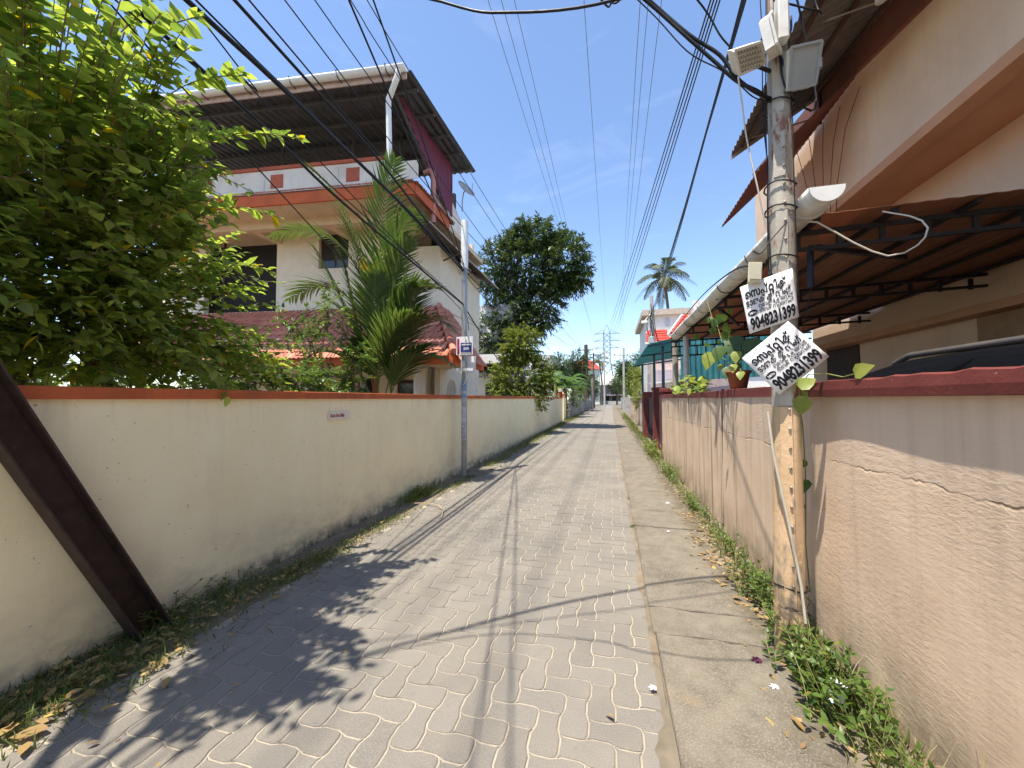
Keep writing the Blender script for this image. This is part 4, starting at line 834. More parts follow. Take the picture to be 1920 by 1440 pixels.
def poster(q, lab, bow):
    """q: top-left, top-right, bottom-right, bottom-left"""
    q = [Vector(x) for x in q]; cen = sum(q, Vector()) / 4; Po = thing('poster', cen, lab, 'poster', 'septic tank posters on the pole')
    U, V_ = ((q[1] - q[0]) + (q[2] - q[3])) / 2, ((q[0] - q[3]) + (q[1] - q[2])) / 2; W_, H_ = U.length, V_.length; nn = U.cross(V_).normalized(); bl = q[3]
    def at_(u, v, h=0.):
        p_ = q[3] * (1 - u) * (1 - v) + q[2] * u * (1 - v) + q[1] * u * v + q[0] * (1 - u) * v
        return p_ + nn * (h + bow * (4 * u * (1 - u) - .6))
    MB().grid(12, 4, lambda u, v: at_(u, v), True).build('sheet', m_paper, Po, None, .003)
    def pr(me, fx):
        for v_ in me.vertices: v_.co = fx(v_.co) - cen
        me.update(); put('print', me, Po, cen)
    for toks, sz, bold, u0, v0, ww in LINES:
        ms_, wd = mal_line(toks, .1, bold); k = ww / wd; hgt = sz
        for me, x, y, s_ in ms_: pr(me, lambda c_, x=x, y=y, s_=s_: at_(u0 + (x + c_.x * s_) * k, v0 + (y + c_.y * s_) * hgt, .0035))
    for txt, sz, bold, u0, v0, ww, hh in (('9048231399', .1, .042, .05, .06, .90, .25),):
        me = text_mesh(txt, sz, m_ink, bold); xs_ = [v_.co.x for v_ in me.vertices]; ys_ = [v_.co.y for v_ in me.vertices]; x0, x1, y1 = min(xs_), max(xs_), max(ys_)
        pr(me, lambda c_: at_(u0 + (c_.x - x0) / (x1 - x0) * ww, v0 + c_.y / y1 * hh, .0035))
    nP = 24; ov = MB().add([at_(.13 + .095 * math.cos(2 * math.pi * k / nP), .395 + .062 * math.sin(2 * math.pi * k / nP), .0032) for k in range(nP)], [tuple(range(nP))]).build('print', m_ink, Po)
    me = text_mesh('24Hrs', .1, m_paper, .03); xs_ = [v_.co.x for v_ in me.vertices]; x0, x1 = min(xs_), max(xs_); pr(me, lambda c_: at_(.065 + (c_.x - x0) / (x1 - x0) * .13, .37 + c_.y * .72, .0048))
    for (u0, u1, v0) in ((.03, .93, .515),): MB().add([at_(u0, v0, .0034), at_(u1, v0, .0034), at_(u1, v0 + .008, .0034), at_(u0, v0 + .008, .0034)], [(0, 1, 2, 3)]).build('print', m_ink, Po)
poster([(.773, 2.60, 2.230), (1.067, 2.635, 2.334), (1.096, 2.635, 2.037), (.82, 2.60, 1.94)], 'upper septic tank poster on near pole, slightly tilted', .006)
poster([(.770, 2.585, 1.793), (1.024, 2.60, 2.008), (1.231, 2.61, 1.793), (.967, 2.595, 1.572)], 'lower septic tank poster on near pole, turned like a diamond', .006)

# ------------------------------------------------------------------ slim pole on the left with notices
lp = thing('slim_pole', (-2.86, 7.28, 0), 'slim galvanised pole with white pipe on top standing against cream wall', 'pole')
t = NT('galvanised'); c = t.mix(t.ramp(t.noise(9, 6, t.pos((1, 1, .4)), .65), .3, .7), (.24, .25, .25), (.40, .41, .41)); c = t.mix(t.ramp(t.noise(14, 6, None, .7), .6, .68, 0, .6), c, (.50, .48, .45)); m_galv = t.fin(c, .5, metal=.5)
MB().tube([(-2.86, 7.28, -.1), (-2.862, 7.28, 2.2), (-2.868, 7.28, 4.3)], .056, 14).build('shaft', m_galv, lp); MB().tube([(-2.868, 7.28, 4.2), (-2.872, 7.28, 5.19)], .074, 14).build('white_pipe', plain('white_pvc', (.74, .74, .72)), lp)
for z, r_ in ((4.16, .13), (4.10, .11)): MB().tube([(-2.868 + r_ * math.cos(a), 7.28 + r_ * math.sin(a), z) for a in [k * .4 for k in range(17)]], .008, 5).build('wire_ring', m_galv, lp)
m_bill = plain('torn_bills', (.50, .52, .55), .8, .3, 14, .1, dirt=(.20, .19, .18), amt=.8); m_billb = plain('blue_bill', (.16, .30, .50), .7, .2, 10, .1, dirt=(.5, .5, .5), amt=.7)
for (z0, z1, mt) in ((1.72, 1.90, m_billb), (1.44, 1.71, m_bill), (1.05, 1.40, m_bill), (.72, 1.02, m_bill), (1.56, 1.64, m_billb)):
    r_ = .0585 if mt is m_bill else .0605; MB().grid(8, 3, lambda u, v: (-2.862 + r_ * math.cos(3.5 + 2.3 * u), 7.28 + r_ * math.sin(3.5 + 2.3 * u), z0 + (z1 - z0) * v + .012 * math.sin(u * 9) * (v - .5))).build('pasted_bill', mt, lp)
def board(a, b, y, name, lab, mats):
    bo = thing(name, ((a[0] + b[0]) / 2, y, (a[1] + b[1]) / 2), lab, 'sign'); MB().box((a[0], y, a[1]), (b[0], y + .012, b[1])).build('plate', mats, bo); return bo
m_brd = plain('board_white', (.78, .78, .77), .5, .04, 6, .05); m_blue = plain('board_blue', (.035, .045, .19), .5, .06, 6, 0); m_mag = plain('board_magenta', (.42, .02, .12), .5, .06, 6, 0)
b1 = board((-3.005, 2.42), (-2.655, 2.79), 7.195, 'notice_board', 'white notice board with dark blue panel on slim left pole', m_brd)
def bp(x0, z0, x1, z1, mat, name='print', dy=.0):
    MB().add([(x0, 7.1915 - dy, z0), (x1, 7.1915 - dy, z0), (x1, 7.1915 - dy, z1), (x0, 7.1915 - dy, z1)], [(0, 1, 2, 3)]).build(name, mat, b1)
bp(-2.985, 2.44, -2.94, 2.75, m_mag); bp(-2.91, 2.475, -2.675, 2.665, m_blue); bp(-2.91, 2.44, -2.68, 2.468, m_lg)
for k in range(7): bp(-2.89 + k * .029, 2.612, -2.868 + k * .029, 2.634 + .006 * (k % 3), m_brd, dy=.002)
me = text_mesh('500', .075, m_brd, .02); put('print', me, b1, (-2.85, 7.188, 2.52), (R(90), 0, 0))
bp(-2.82, 2.69, -2.77, 2.70, m_lg); MB().add([(-2.815, 7.1912, 2.70), (-2.775, 7.1912, 2.70), (-2.795, 7.1912, 2.745)], [(0, 1, 2)]).build('print', m_lg, b1)
b2 = board((-2.965, 2.06), (-2.65, 2.41), 7.35, 'notice_board', 'blank white board behind slim left pole below the blue notice', m_brd)
b3 = board((-3.10, 2.10), (-2.65, 2.155), 7.19, 'name_strip', 'narrow white strip sign across slim left pole', m_brd)
MB().tube([(-2.80, 7.2, 2.1), (-2.78, 7.19, 1.98), (-2.82, 7.2, 1.86), (-2.86, 7.21, 1.82)], .008, 5).build('hook_wire', m_brd, lp)

# ------------------------------------------------------------------ farther poles
def far_pole(name, x, y, h, r_, mat, lab, arms=(), group='poles down the lane'):
    p_ = thing(name, (x, y, 0), lab, 'pole', group); MB().tube([(x, y, -.1), (x, y, h)], [r_, r_ * .75], 8).build('shaft', mat, p_)
    for z, wd in arms:
        MB().bar((x - wd, y - .1, z), (x + wd, y - .1, z), .08, .08).build('cross_arm', mat, p_)
        for q in (-.9, -.35, .35, .9): MB().lathe((x + wd * q, y - .1, z + .04), [(.0, .2), (.05, .18), (.06, .1), (.03, .08), (.05, .02), (.02, 0)], 8).build('insulator', plain('insulator', (.25, .12, .08), .3), p_)
    return p_
m_cpole = plain('concrete_pole', (.42, .40, .36), .9, .12, 3); m_dpole = plain('dark_pole', (.10, .065, .055), .8, .2, 4)
far_pole('street_pole', 1.75, 17.5, 6.0, .10, m_cpole, 'concrete pole wrapped in cables behind teal canopy', ())
sl_ = thing('street_lamp', (1.55, 17.4, 4.9), 'white street lamp head bracketed on cable wrapped pole', 'lamp'); MB().bbox((1.30, 17.25, 4.78), (1.60, 17.45, 4.88), .02).build('head', m_lw, sl_); MB().tube([(1.45, 17.35, 4.88), (1.75, 17.5, 5.25)], .03, 6).build('arm', m_galv, sl_)
cm = thing('meter_box', (1.72, 17.3, 4.0), 'pale grey box with black camera on cable wrapped pole', 'box'); MB().bbox((1.58, 17.25, 3.92), (1.86, 17.4, 4.2), .03).build('case', plain('dish_grey', (.42, .42, .42)), cm); MB().lathe((1.72, 17.25, 3.85), [(0, -.08), (.07, -.04), (.09, .06), (0, .07)], 10).build('dome', m_steel, cm)
for k in range(6):
    a0 = Vector((1.75 + random.uniform(-.12, .12), 17.3, 5.6 - .1 * k)); b0 = Vector((1.75 + random.uniform(-.35, .45), 17.3, 3.6 + random.uniform(-.2, .5))); mdp = (a0 + b0) / 2 + Vector((random.uniform(-.4, .5), -.1, -.2))
    tag(MB().tube(bez(a0, mdp, b0, 9), .014, 5).build('cable_loop', m_cable), 'slack black cable drooping from pole behind teal canopy', 'cable', 'cables drooping from the far right pole')
far_pole('twin_pole', -3.45, 57, 9.4, .34, m_dpole, 'thick dark brown pole with stubby cross arms far down left side', ((8.6, 1.1), (7.4, .9)))
far_pole('iron_pole', -2.75, 66, 9.2, .16, m_dpole, 'slender dark pole with two cross arms beyond the thick brown pole', ((8.9, 1.3), (7.6, 1.1)))
far_pole('grey_pole', 1.55, 48, 7.6, .16, m_cpole, 'grey concrete pole with short cross arm on right at lane end', ((6.7, 1.2),))
far_pole('short_pole', -2.45, 60, 5.0, .14, m_dpole, 'short dark pole beside the far left pickets'); far_pole('pale_pole', -2.3, 50, 4.2, .14, m_cpole, 'short pale pole at far left verge')
# lattice tower
TY = 180.0; TX = -1.45
tw = thing('transmission_tower', (TX, TY, 0), 'steel lattice transmission tower standing beyond the end of lane', 'tower')
m_tow = plain('tower_steel', (.20, .22, .24), .6, .1, 2, 0)
def twid(z): return 4.2 - (4.2 - 1.45) * min(1, z / 19) if z < 19 else 1.45
leg = MB()
for sx in (-1, 1):
    for sy in (-1, 1): MB().tube([(TX + sx * twid(0), TY + sy * twid(0), 0), (TX + sx * twid(19), TY + sy * twid(19), 19), (TX + sx * 1.35, TY + sy * 1.35, 32)], .22, 5).build('leg', m_tow, tw)
zs = [0, 6, 11, 15, 19, 21.5, 24, 26.5, 29, 31.8]
for i in range(len(zs) - 1):
    for sy in (-1, 1):
        a, b = twid(zs[i]), twid(zs[i + 1])
        for s_ in (1, -1): MB().tube([(TX - s_ * a, TY + sy * a, zs[i]), (TX + s_ * b, TY + sy * b, zs[i + 1])], .10, 4).build('lattice_brace', m_tow, tw)
    for sx in (-1, 1): MB().tube([(TX + sx * twid(zs[i]), TY - twid(zs[i]), zs[i]), (TX + sx * twid(zs[i + 1]), TY + twid(zs[i + 1]), zs[i + 1])], .10, 4).build('lattice_brace', m_tow, tw)
for sx in (-1, 1): MB().tube([(TX - sx * 1.4, TY, 31.8), (TX - sx * .1, TY, 35.2)], .14, 4).build('peak', m_tow, tw)
for z in (31.2, 27.9, 24.6):
    for sx in (-1, 1):
        ar = MB().tube([(TX + sx * 1.4, TY, z), (TX + sx * 4.7, TY, z)], .17, 5).build('cross_arm', m_tow, tw); MB().tube([(TX + sx * 1.4, TY, z + 1.8), (TX + sx * 4.7, TY, z)], .12, 4).build('arm_stay', m_tow, ar)
        MB().tube([(TX + sx * 4.7, TY, z), (TX + sx * 5.3, TY - 2.6, z - .6)], .22, 6).build('insulator', plain('insulator', (.25, .12, .08)), ar)

# ------------------------------------------------------------------ wires
def wire(pts, r_, name, lab, group=None, sag=0., n=22, mat=None, sub=None):
    P_ = [Vector(p) for p in pts]
    if len(P_) == 2:
        a, b = P_; pp = [a.lerp(b, k / n) - Vector((0, 0, sag * 4 * (k / n) * (1 - k / n))) for k in range(n + 1)]
    else:
        pp = []; E_ = [P_[0] * 2 - P_[1]] + P_ + [P_[-1] * 2 - P_[-2]]
        for i in range(1, len(E_) - 2):
            for k in range(6):
                u = k / 6; p0, p1, p2, p3 = E_[i - 1:i + 3]; pp.append(.5 * ((2 * p1) + (p2 - p0) * u + (2 * p0 - 5 * p1 + 4 * p2 - p3) * u * u + (3 * p1 - p0 - 3 * p2 + p3) * u ** 3))
        pp.append(P_[-1])
    return tag(MB().tube(pp, r_, 6).build(name, mat or m_cable), lab, 'wire', group)
GL = 'service wires above the cream wall'
LT = (-2.868, 7.27, 4.12)
def leftw(p0, p1, end, r_, lab, name='service_wire', g=GL, extra=()):
    p0, p1 = Vector(p0), Vector(p1); back = p0 + (p0 - p1) * 3.2; wire([back, p0, p1] + [Vector(e) for e in extra] + [Vector(end)], r_, name, lab, g)
leftw((-2.9, 1.635, 4.03), (-2.9, 2.75, 3.89), (-2.87, 7.25, 3.44), .014, 'thick black cable dropping lowest to slim left pole', 'service_cable', extra=((-2.9, 3.82, 3.735),))
leftw((-2.93, 1.6, 4.0), (-2.92, 2.6, 3.93), (-2.87, 7.25, 3.46), .006, 'thin wire twisted alongside the lowest black cable to slim pole')
leftw((-2.9, 1.966, 4.385), (-2.9, 2.7, 4.40), LT, .020, 'heaviest twisted black cable to top ring of slim left pole', 'service_cable', extra=((-2.9, 3.8, 4.38), (-2.9, 5.4, 4.33)))
leftw((-2.9, 2.03, 4.45), (-2.9, 2.55, 4.43), LT, .008, 'thin wire joining the heaviest twisted cable', extra=((-2.9, 3.8, 4.40),))
leftw((-2.9, 2.05, 4.36), (-2.9, 2.54, 4.18), (-2.95, 9.4, 3.0), .006, 'thin wire falling below the twisted cable towards the palm', extra=((-2.9, 3.0, 4.06),))
leftw((-2.9, 2.33, 4.75), (-2.9, 3.2, 4.71), (-2.868, 7.27, 4.16), .015, 'second black cable above the twisted one to slim pole', 'service_cable', extra=((-2.9, 4.33, 4.66),))
leftw((-2.9, 1.55, 3.93), (-2.9, 2.01, 3.72), (-3.4, 6.2, 2.6), .006, 'leftmost thin wire dipping into the leafy creeper', extra=((-2.9, 2.45, 3.56),))
FP = [(-4.3, 56.8, 8.85), (-2.6, 56.8, 8.85), (-4.1, 56.8, 7.65), (-2.8, 56.8, 7.65), (-3.0, 56.8, 8.85)]
for k, (p0, p1, lab) in enumerate((((-2.9, 2.45, 4.88), (-2.9, 4.57, 4.74), 'lowest thin wire running past slim pole to far brown pole'), ((-2.9, 2.8, 5.25), (-2.9, 5.6, 5.05), 'thin wire crossing terrace roof, second above the lane side cables'),
                                   ((-2.9, 3.17, 5.63), (-2.9, 4.1, 5.58), 'thin wire crossing terrace gutter, third above the lane side cables'), ((-2.9, 3.71, 6.2), (-2.9, 4.68, 6.15), 'high thin wire left of terrace gutter end'), ((-2.9, 4.02, 6.52), (-2.9, 4.99, 6.49), 'highest thin wire passing terrace gutter end'))):
    m_ = Vector(p1).lerp(Vector(FP[k]), .45) - Vector((0, 0, .75)); q1 = Vector(p1).lerp(Vector(FP[k]), .12) - Vector((0, 0, .32)); leftw(p0, p1, FP[k], .0065 if k else .008, lab, extra=(q1, m_))
leftw((-1.86, 2.35, 4.52), (-2.25, 4.3, 4.36), (-2.868, 7.27, 4.2), .0085, 'black cable slanting from slim pole up over the lane, lower of two', 'crossing_cable')
leftw((-1.95, 2.79, 4.98), (-2.27, 4.38, 4.76), (-2.868, 7.27, 4.25), .0085, 'black cable slanting from slim pole up over the lane, upper of two', 'crossing_cable')
wire([(-2.868, 7.27, 3.42), (-2.95, 9.5, 2.75), (-3.3, 14, 1.9)], .012, 'service_cable', 'black cable running from slim pole down into yellow green bush', GL)
wire([(-2.868, 7.27, 4.15), (-2.95, 14, 4.0), (-3.2, 30, 4.6), (-3.6, 56.8, 7.5)], .011, 'service_cable', 'black cable leaving slim pole past mango tree', GL)
wire([(-2.868, 7.27, 4.1), (-3.0, 10, 3.7), (-4.2, 14, 3.0)], .007, 'service_wire', 'thin wire from slim pole to house corner behind bush', GL)
wire([(-2.868, 7.27, 3.45), (-3.1, 8.0, 3.38), (-3.3, 8.6, 3.42), (-3.5, 9.2, 3.3)], .009, 'service_wire', 'short slack wire from slim pole towards tiled porch roof', GL)
wire([(-2.9, 7.27, 3.4), (-3.05, 7.6, 3.25), (-3.02, 7.7, 3.0), (-2.92, 7.5, 2.9)], .009, 'cable_loop', 'small cable loop hanging beside slim left pole', GL)
# wires from the near right pole down the lane
PT = Vector((PX + .01, PY, 4.6)); GR = 'lane wires from the near right pole'
for k in range(4):
    wire([(PX - .06 + .03 * k, PY, 5.22 + .03 * k), (-1.9 + .5 * k, 80, 10.8 + .25 * (k % 2))], .0075, 'lane_wire', 'black wire in bundle running from near pole far down the lane, %s from left' % ('first', 'second', 'third', 'fourth')[k], GR, .25 + .06 * k, 30)
far_pole('far_pole', -1.2, 80, 11.2, .2, m_cpole, 'thin tall pole below the transmission tower', ((10.8, 1.1),))
for k in range(5):
    wire([(PX + .01 + .025 * k, PY, 4.75 + .14 * k), (1.68 + .05 * k, 17.45, 5.1 + .1 * k)], .004 if k % 2 else .0065, 'lane_wire', 'black wire in bundle from near pole to cable wrapped pole, %s from left' % ('first', 'second', 'third', 'fourth', 'fifth')[k], GR, .10 + .05 * k, 26)
wire([(PX + .05, PY, 5.0), (1.75, 17.5, 4.9)], .005, 'lane_wire', 'lone thin wire right of the right hand bundle', GR, .05, 20)
CB = [(1.0, 2.70, 3.43), (.89, 2.62, 3.44), (.79, 2.6, 3.53), (.672, 2.59, 3.66), (.503, 2.58, 3.83), (.247, 2.54, 4.13), (-.3, 2.25, 4.45), (-1.4, 1.5, 4.75), (-2.9, .2, 5.0)]
for k, (dz, r_, lab) in enumerate(((0, .011, 'thick bunched cable crossing from near pole up over lane, lower strand'), (.04, .011, 'thick bunched cable crossing from near pole up over lane, upper strand'), (-.05, .004, 'thin wire sagging below the bunched crossing cable'))):
    wire([(x + .012 * math.sin(i * 2.1 + k), y, z + dz * min(1, i / 3) + .012 * math.sin(i * 1.7 + k * 2)) for i, (x, y, z) in enumerate(CB)], r_, 'crossing_cable', lab, 'cables crossing over the lane')
wire([(1.02, 2.66, 3.75), (.83, 2.6, 3.68), (.70, 2.58, 3.80), (.52, 2.5, 4.05), (-.2, 2.0, 4.5), (-2.9, .5, 5.2)], .006, 'crossing_cable', 'thin cable crossing above the honeycomb flood light', 'cables crossing over the lane')
wire([(-2.9, .3, 4.6), (-1.6, 1.35, 3.72), (-.75, 1.6, 3.41), (-.41, 1.6, 3.27), (.03, 1.62, 3.23), (.5, 1.8, 3.5), (1.1, 2.6, 5.0)], .006, 'crossing_cable', 'slack cable dipping across top edge over the lane centre', 'cables crossing over the lane')
wire([(-.3, 2.2, 4.35), (-.026, 2.4, 4.05), (.03, 2.4, 4.025), (.09, 2.4, 4.04), (.3, 2.45, 4.3)], .006, 'crossing_cable', 'short cable dip at top edge beside the lane centre', 'cables crossing over the lane')
wire([(.775, 2.56, 3.52), (.80, 2.58, 3.36), (.827, 2.6, 3.15), (.879, 2.6, 2.84), (.93, 2.63, 2.6)], .0045, 'lamp_cable', 'thin grey cable hanging from honeycomb flood light down the pole', mat=plain('cream_cable', (.62, .58, .48)))
wire([(PX, PY - .08, 2.62), (.94, 2.6, 2.5), (.88, 2.58, 2.42), (.84, 2.58, 2.44)], .004, 'lamp_cable', 'thin black wire end curling left of pole above junction box')
for k in range(6):
    a = Vector((PX + random.uniform(-.05, .06), PY - .07, random.uniform(3.7, 4.4))); b = a + Vector((random.uniform(-.2, .28), random.uniform(-.05, .1), random.uniform(-.35, .2)))
    wire([a, a.lerp(b, .5) + Vector((random.uniform(-.12, .12), -.06, -.14)), b, Vector((PX, PY - .07, 4.5 + .05 * k))], .006, 'cable_loop', 'loose black cable loop around top of the near pole', 'cable loops around the near pole')
wire([(.86, 2.6, 2.36), (.88, 3.2, 2.5), (1.02, 5.0, 2.72), (1.1, 7.6, 2.74)], .006, 'house_wire', 'black wire along the outside of the white rain gutter')
wire([(2.1, 1.5, 4.2), (2.6, .8, 4.0), (2.65, .2, 3.6)], .01, 'house_wire', 'dark cable on pink wall at top right corner')
# transmission conductors
LTn = ((-6.7, -6.54, 24.15, 31.0), (-6.6, -5.75, 23.94, 27.6), (-6.6, -4.98, 23.73, 24.2), (3.8, 1.64, 21.96, 31.0), (3.8, 2.03, 21.86, 27.6), (3.8, 2.67, 21.69, 24.2), (-1.45, -1.18, 22.72, 35.2))
for k, (xt, xm, zm, zt) in enumerate(LTn):
    pts = []
    for i in range(41):
        y = 178 - i * 7.0; q = (y - 20) / 158.0
        pts.append((xm + (xt - xm) * q if q > 0 else xm, y, zm + (zt - zm) * (q * q * .55 + q * .45)))
    side = 'left' if k < 3 else ('right' if k < 6 else 'centre')
    tag(MB().tube(pts, .018, 5).build('power_line', plain('conductor', (.10, .11, .12), .5)), {'left': 'high power line to left arms of lattice tower, %s of three from left' % ('first', 'second', 'third')[k % 3], 'right': 'high power line to right arms of lattice tower, %s of three from left' % ('first', 'second', 'third')[k % 3], 'centre': 'single high earth wire strung to peak of lattice tower'}[side], 'wire', 'power lines to the tower' if k < 6 else None)
# ------------------------------------------------------------------ plants
m_bark = plain('bark', (.16, .125, .09), .95, .3, 12, .6, 40); m_twig = plain('twig', (.20, .15, .09), .9, .25, 15, .2)
m_gtwig = plain('green_twig', (.20, .21, .07), .8, .2, 15, .1)
L_cre = leafmat('creeper_leaf', (.095, .165, .036), (.31, .39, .085), (.48, .36, .05), .60, .33)
L_hib = leafmat('shrub_leaf', (.05, .10, .022), (.13, .205, .04), (.24, .22, .04), .36, .40)
L_palm = leafmat('palm_leaf', (.038, .078, .020), (.10, .155, .036), (.26, .19, .035), .30, .35)
L_man = leafmat('mango_leaf', (.032, .062, .019), (.088, .130, .036), (.10, .12, .03), .22, .36)
L_yel = leafmat('bush_leaf', (.085, .125, .024), (.21, .255, .05), (.24, .22, .05), .36, .5)
L_ban = leafmat('banana_leaf', (.06, .13, .03), (.12, .20, .05), (.30, .22, .06), .45, .42)
L_coc = leafmat('coconut_leaf', (.05, .07, .025), (.12, .13, .05), (.25, .22, .10), .25, .5)
L_far = leafmat('far_leaf', (.028, .055, .018), (.07, .10, .03), None, .22, .6)
L_dry = leafmat('dry_leaf', (.22, .13, .05), (.40, .28, .11), (.48, .38, .10), .15, .7)
L_lime = leafmat('pothos_leaf', (.16, .22, .04), (.34, .40, .08), (.5, .5, .2), .4, .35)
L_grs = leafmat('grass_blade', (.07, .11, .02), (.17, .20, .05), (.38, .32, .14), .3, .6)

def skeleton(mb, base, targets, r0, lift=.3, n=7, trunk=None):
    for T in targets:
        T = Vector(T); a = Vector(base) if trunk is None else min((Vector(trunk[random.randrange(len(trunk))]) for _ in range(4)), key=lambda q: (q - T).length); mid = a.lerp(T, .5) + Vector((random.gauss(0, .12), random.gauss(0, .12), lift * (T - a).length))
        p_ = bez(a, mid, T, n); mb.tube(p_, [r0 * (1 - .8 * i / (n - 1)) for i in range(n)], 5, False)
def twig_leaves(pts, per, spread, size, tilt=.5):
    """alternate leaves on a list of curves -> arrays"""
    P_, D_, U_, S_ = [], [], [], []
    for c_ in pts:
        L_ = len(c_)
        for k in range(per):
            f_ = (k + random.random() * .6) / per * (L_ - 1.001); i = int(f_); q = c_[i].lerp(c_[min(i + 1, L_ - 1)], f_ - i)
            t_ = (c_[min(i + 1, L_ - 1)] - c_[max(i - 1, 0)]); t_ = t_.normalized() if t_.length > 1e-6 else Vector((0, 0, 1))
            sd = t_.cross(Vector((random.gauss(0, .5), random.gauss(0, .5), 1))); sd = sd.normalized() if sd.length > 1e-6 else Vector((1, 0, 0))
            d = sd * (1 if k % 2 else -1) * spread + t_ * .75 + Vector((random.gauss(0, .28), random.gauss(0, .28), random.gauss(-.12, .3)))
            P_.append(q); D_.append(d); U_.append(Vector((random.gauss(0, .35), random.gauss(0, .35), 1))); S_.append(size * random.uniform(.6, 1.15) * (1 - .35 * (f_ / L_) ** 3))
    return np.array(P_), np.array(D_), np.array(U_), np.array(S_)

# ---- big leafy creeper over the cream wall
cr = thing('creeper_tree', (-4.3, 2.6, 0), 'big sunlit leafy creeper tree spilling over left cream wall', 'tree')
mb = MB(); trunks = []
for k in range(7):
    b0 = Vector((min(-3.75, -4.35 + random.gauss(0, .35)), 1.7 + random.gauss(0, .4), 0)); t1 = b0 + Vector((random.uniform(-.3, .35), random.gauss(0, .3), random.uniform(2.2, 3.2))); p_ = bez(b0, b0.lerp(t1, .5) + Vector((random.gauss(0, .2), random.gauss(0, .2), 0)), t1, 8)
    mb.tube(p_, [.05 - .005 * i for i in range(8)], 7); trunks += p_[3:]
ELL = [((-3.75, 1.25, 3.25), (.75, .85, 1.35), 190), ((-3.7, 1.95, 2.95), (.70, .65, 1.0), 180), ((-3.95, 2.45, 2.5), (.5, .5, .8), 90), ((-4.5, 1.9, 3.2), (.9, 1.2, 1.3), 190), ((-3.15, 1.4, 3.55), (.55, .60, .75), 90), ((-3.15, 1.9, 3.2), (.40, .42, .5), 60),
       ((-2.75, .75, 3.95), (.5, .45, .4), 70), ((-5.3, 1.3, 2.6), (.7, 1.1, 1.3), 130), ((-5.2, 2.8, 2.1), (.6, .7, .9), 80), ((-4.3, 1.1, 1.9), (.9, .8, .7), 110), ((-3.9, 2.0, 1.95), (.6, .9, .4), 100), ((-4.3, .8, 3.9), (.9, .7, 1.1), 110), ((-3.6, 1.25, 2.1), (.35, .6, .5), 90), ((-3.5, 1.9, 2.3), (.3, .5, .5), 60), ((-3.8, 2.8, 2.5), (.35, .4, .8), 60), ((-3.75, 3.2, 2.0), (.35, .35, .4), 30)]
curves = []
for c0, r0, n in ELL:
    for q in ell(n, c0, r0):
        T = Vector(q); cdir = (T - Vector((-4.3, 2.4, 2.2))).normalized(); d0 = (cdir + Vector((.30, .1, random.uniform(-.15, .4)))).normalized(); ln_ = random.uniform(.35, .75)
        S0 = T - d0 * ln_ * .5; E0 = T + d0 * ln_ * .5 + Vector((0, 0, -ln_ * random.uniform(.02, .3))); curves.append(bez(S0, T + Vector((0, 0, ln_ * .10)), E0, 6))
for a, m_, b in (((-3.0, 2.0, 3.30), (-2.75, 2.25, 3.62), (-2.33, 2.42, 3.60)), ((-3.0, 1.9, 3.6), (-2.85, 2.0, 3.85), (-2.66, 2.1, 3.88)), ((-3.1, 1.6, 3.7), (-2.95, 1.75, 4.05), (-2.75, 1.7, 4.1)), ((-3.3, 2.4, 1.9), (-3.05, 2.45, 1.78), (-2.98, 2.46, 1.55))): curves.append(bez(a, m_, b, 7))
for _ in range(60):
    q = Vector(ell(1, (-3.4, 1.75, 3.15), (.5, .65, .85))[0]); e = q + Vector((random.uniform(.1, .45), random.gauss(.1, .25), random.uniform(-.25, .25))); curves.append(bez(q, q.lerp(e, .5) + Vector((0, 0, .12)), e, 6))
skeleton(mb, None, [c_[0] for c_ in random.sample(curves, 150)], .012, .12, 7, trunks)
tag(mb.build('trunk', m_bark, cr), 'brown stems and branches of the creeper')
tw_ = MB()
for c_ in curves: tw_.tube(c_, [.0045, .004, .0035, .003, .0025, .002, .0015][:len(c_)], 4, False)
tag(tw_.build('twigs', m_twig, cr), kind='stuff')
Pn, Dn, Un, Sn = twig_leaves(curves, 13, .85, .108)
Pn[:, 0] = np.where((Pn[:, 0] > -3.1) & (Pn[:, 2] < 1.72), -3.02, Pn[:, 0])
sprigs = [bez(a, m_, b, 8) for a, m_, b in (((-2.85, 2.15, 3.50), (-2.6, 2.3, 3.62), (-2.30, 2.42, 3.56)), ((-2.9, 2.0, 3.78), (-2.75, 2.1, 3.92), (-2.55, 2.15, 3.90)), ((-2.95, 1.8, 3.95), (-2.85, 1.85, 4.1), (-2.62, 1.9, 4.12)), ((-3.1, 2.4, 3.1), (-2.95, 2.55, 3.2), (-2.75, 2.65, 3.1)), ((-3.3, 2.6, 2.7), (-3.15, 2.75, 2.8), (-2.98, 2.85, 2.7)))]
sp_ = twig_leaves(sprigs, 20, .9, .115)
Pn, Dn, Un, Sn = [np.concatenate((p_, q_)) for p_, q_ in zip((Pn, Dn, Un, Sn), sp_)]
for k, c_ in enumerate(sprigs): MB().tube(c_, .0045, 5).build('sprig', m_gtwig, cr)
own = np.argsort(np.linalg.norm(Pn - np.array([0, 0, 1.55]), axis=1) - .6 * (Pn[:, 0] > -2.8))[:300]; msk = np.ones(len(Pn), bool); msk[own] = False
V, F = leaves(Pn[msk], Dn[msk], Un[msk], Sn[msk], Sn[msk] * .62, .18, .25); tag(np_obj('foliage', V, F, L_cre, cr, rvar(msk.sum()), True), kind='stuff')
lm = [one_leaf_mesh('leaf', L_cre, .09, .056, c_, .25, v_) for c_, v_ in ((.1, .2), (.2, .5), (.3, .8), (.15, .65), (.25, .35), (.2, .9))]
for i in own: o = put('leaf', lm[i % 6], cr, Pn[i], aim(Dn[i], Un[i])); o.scale = (Sn[i] / .09,) * 3

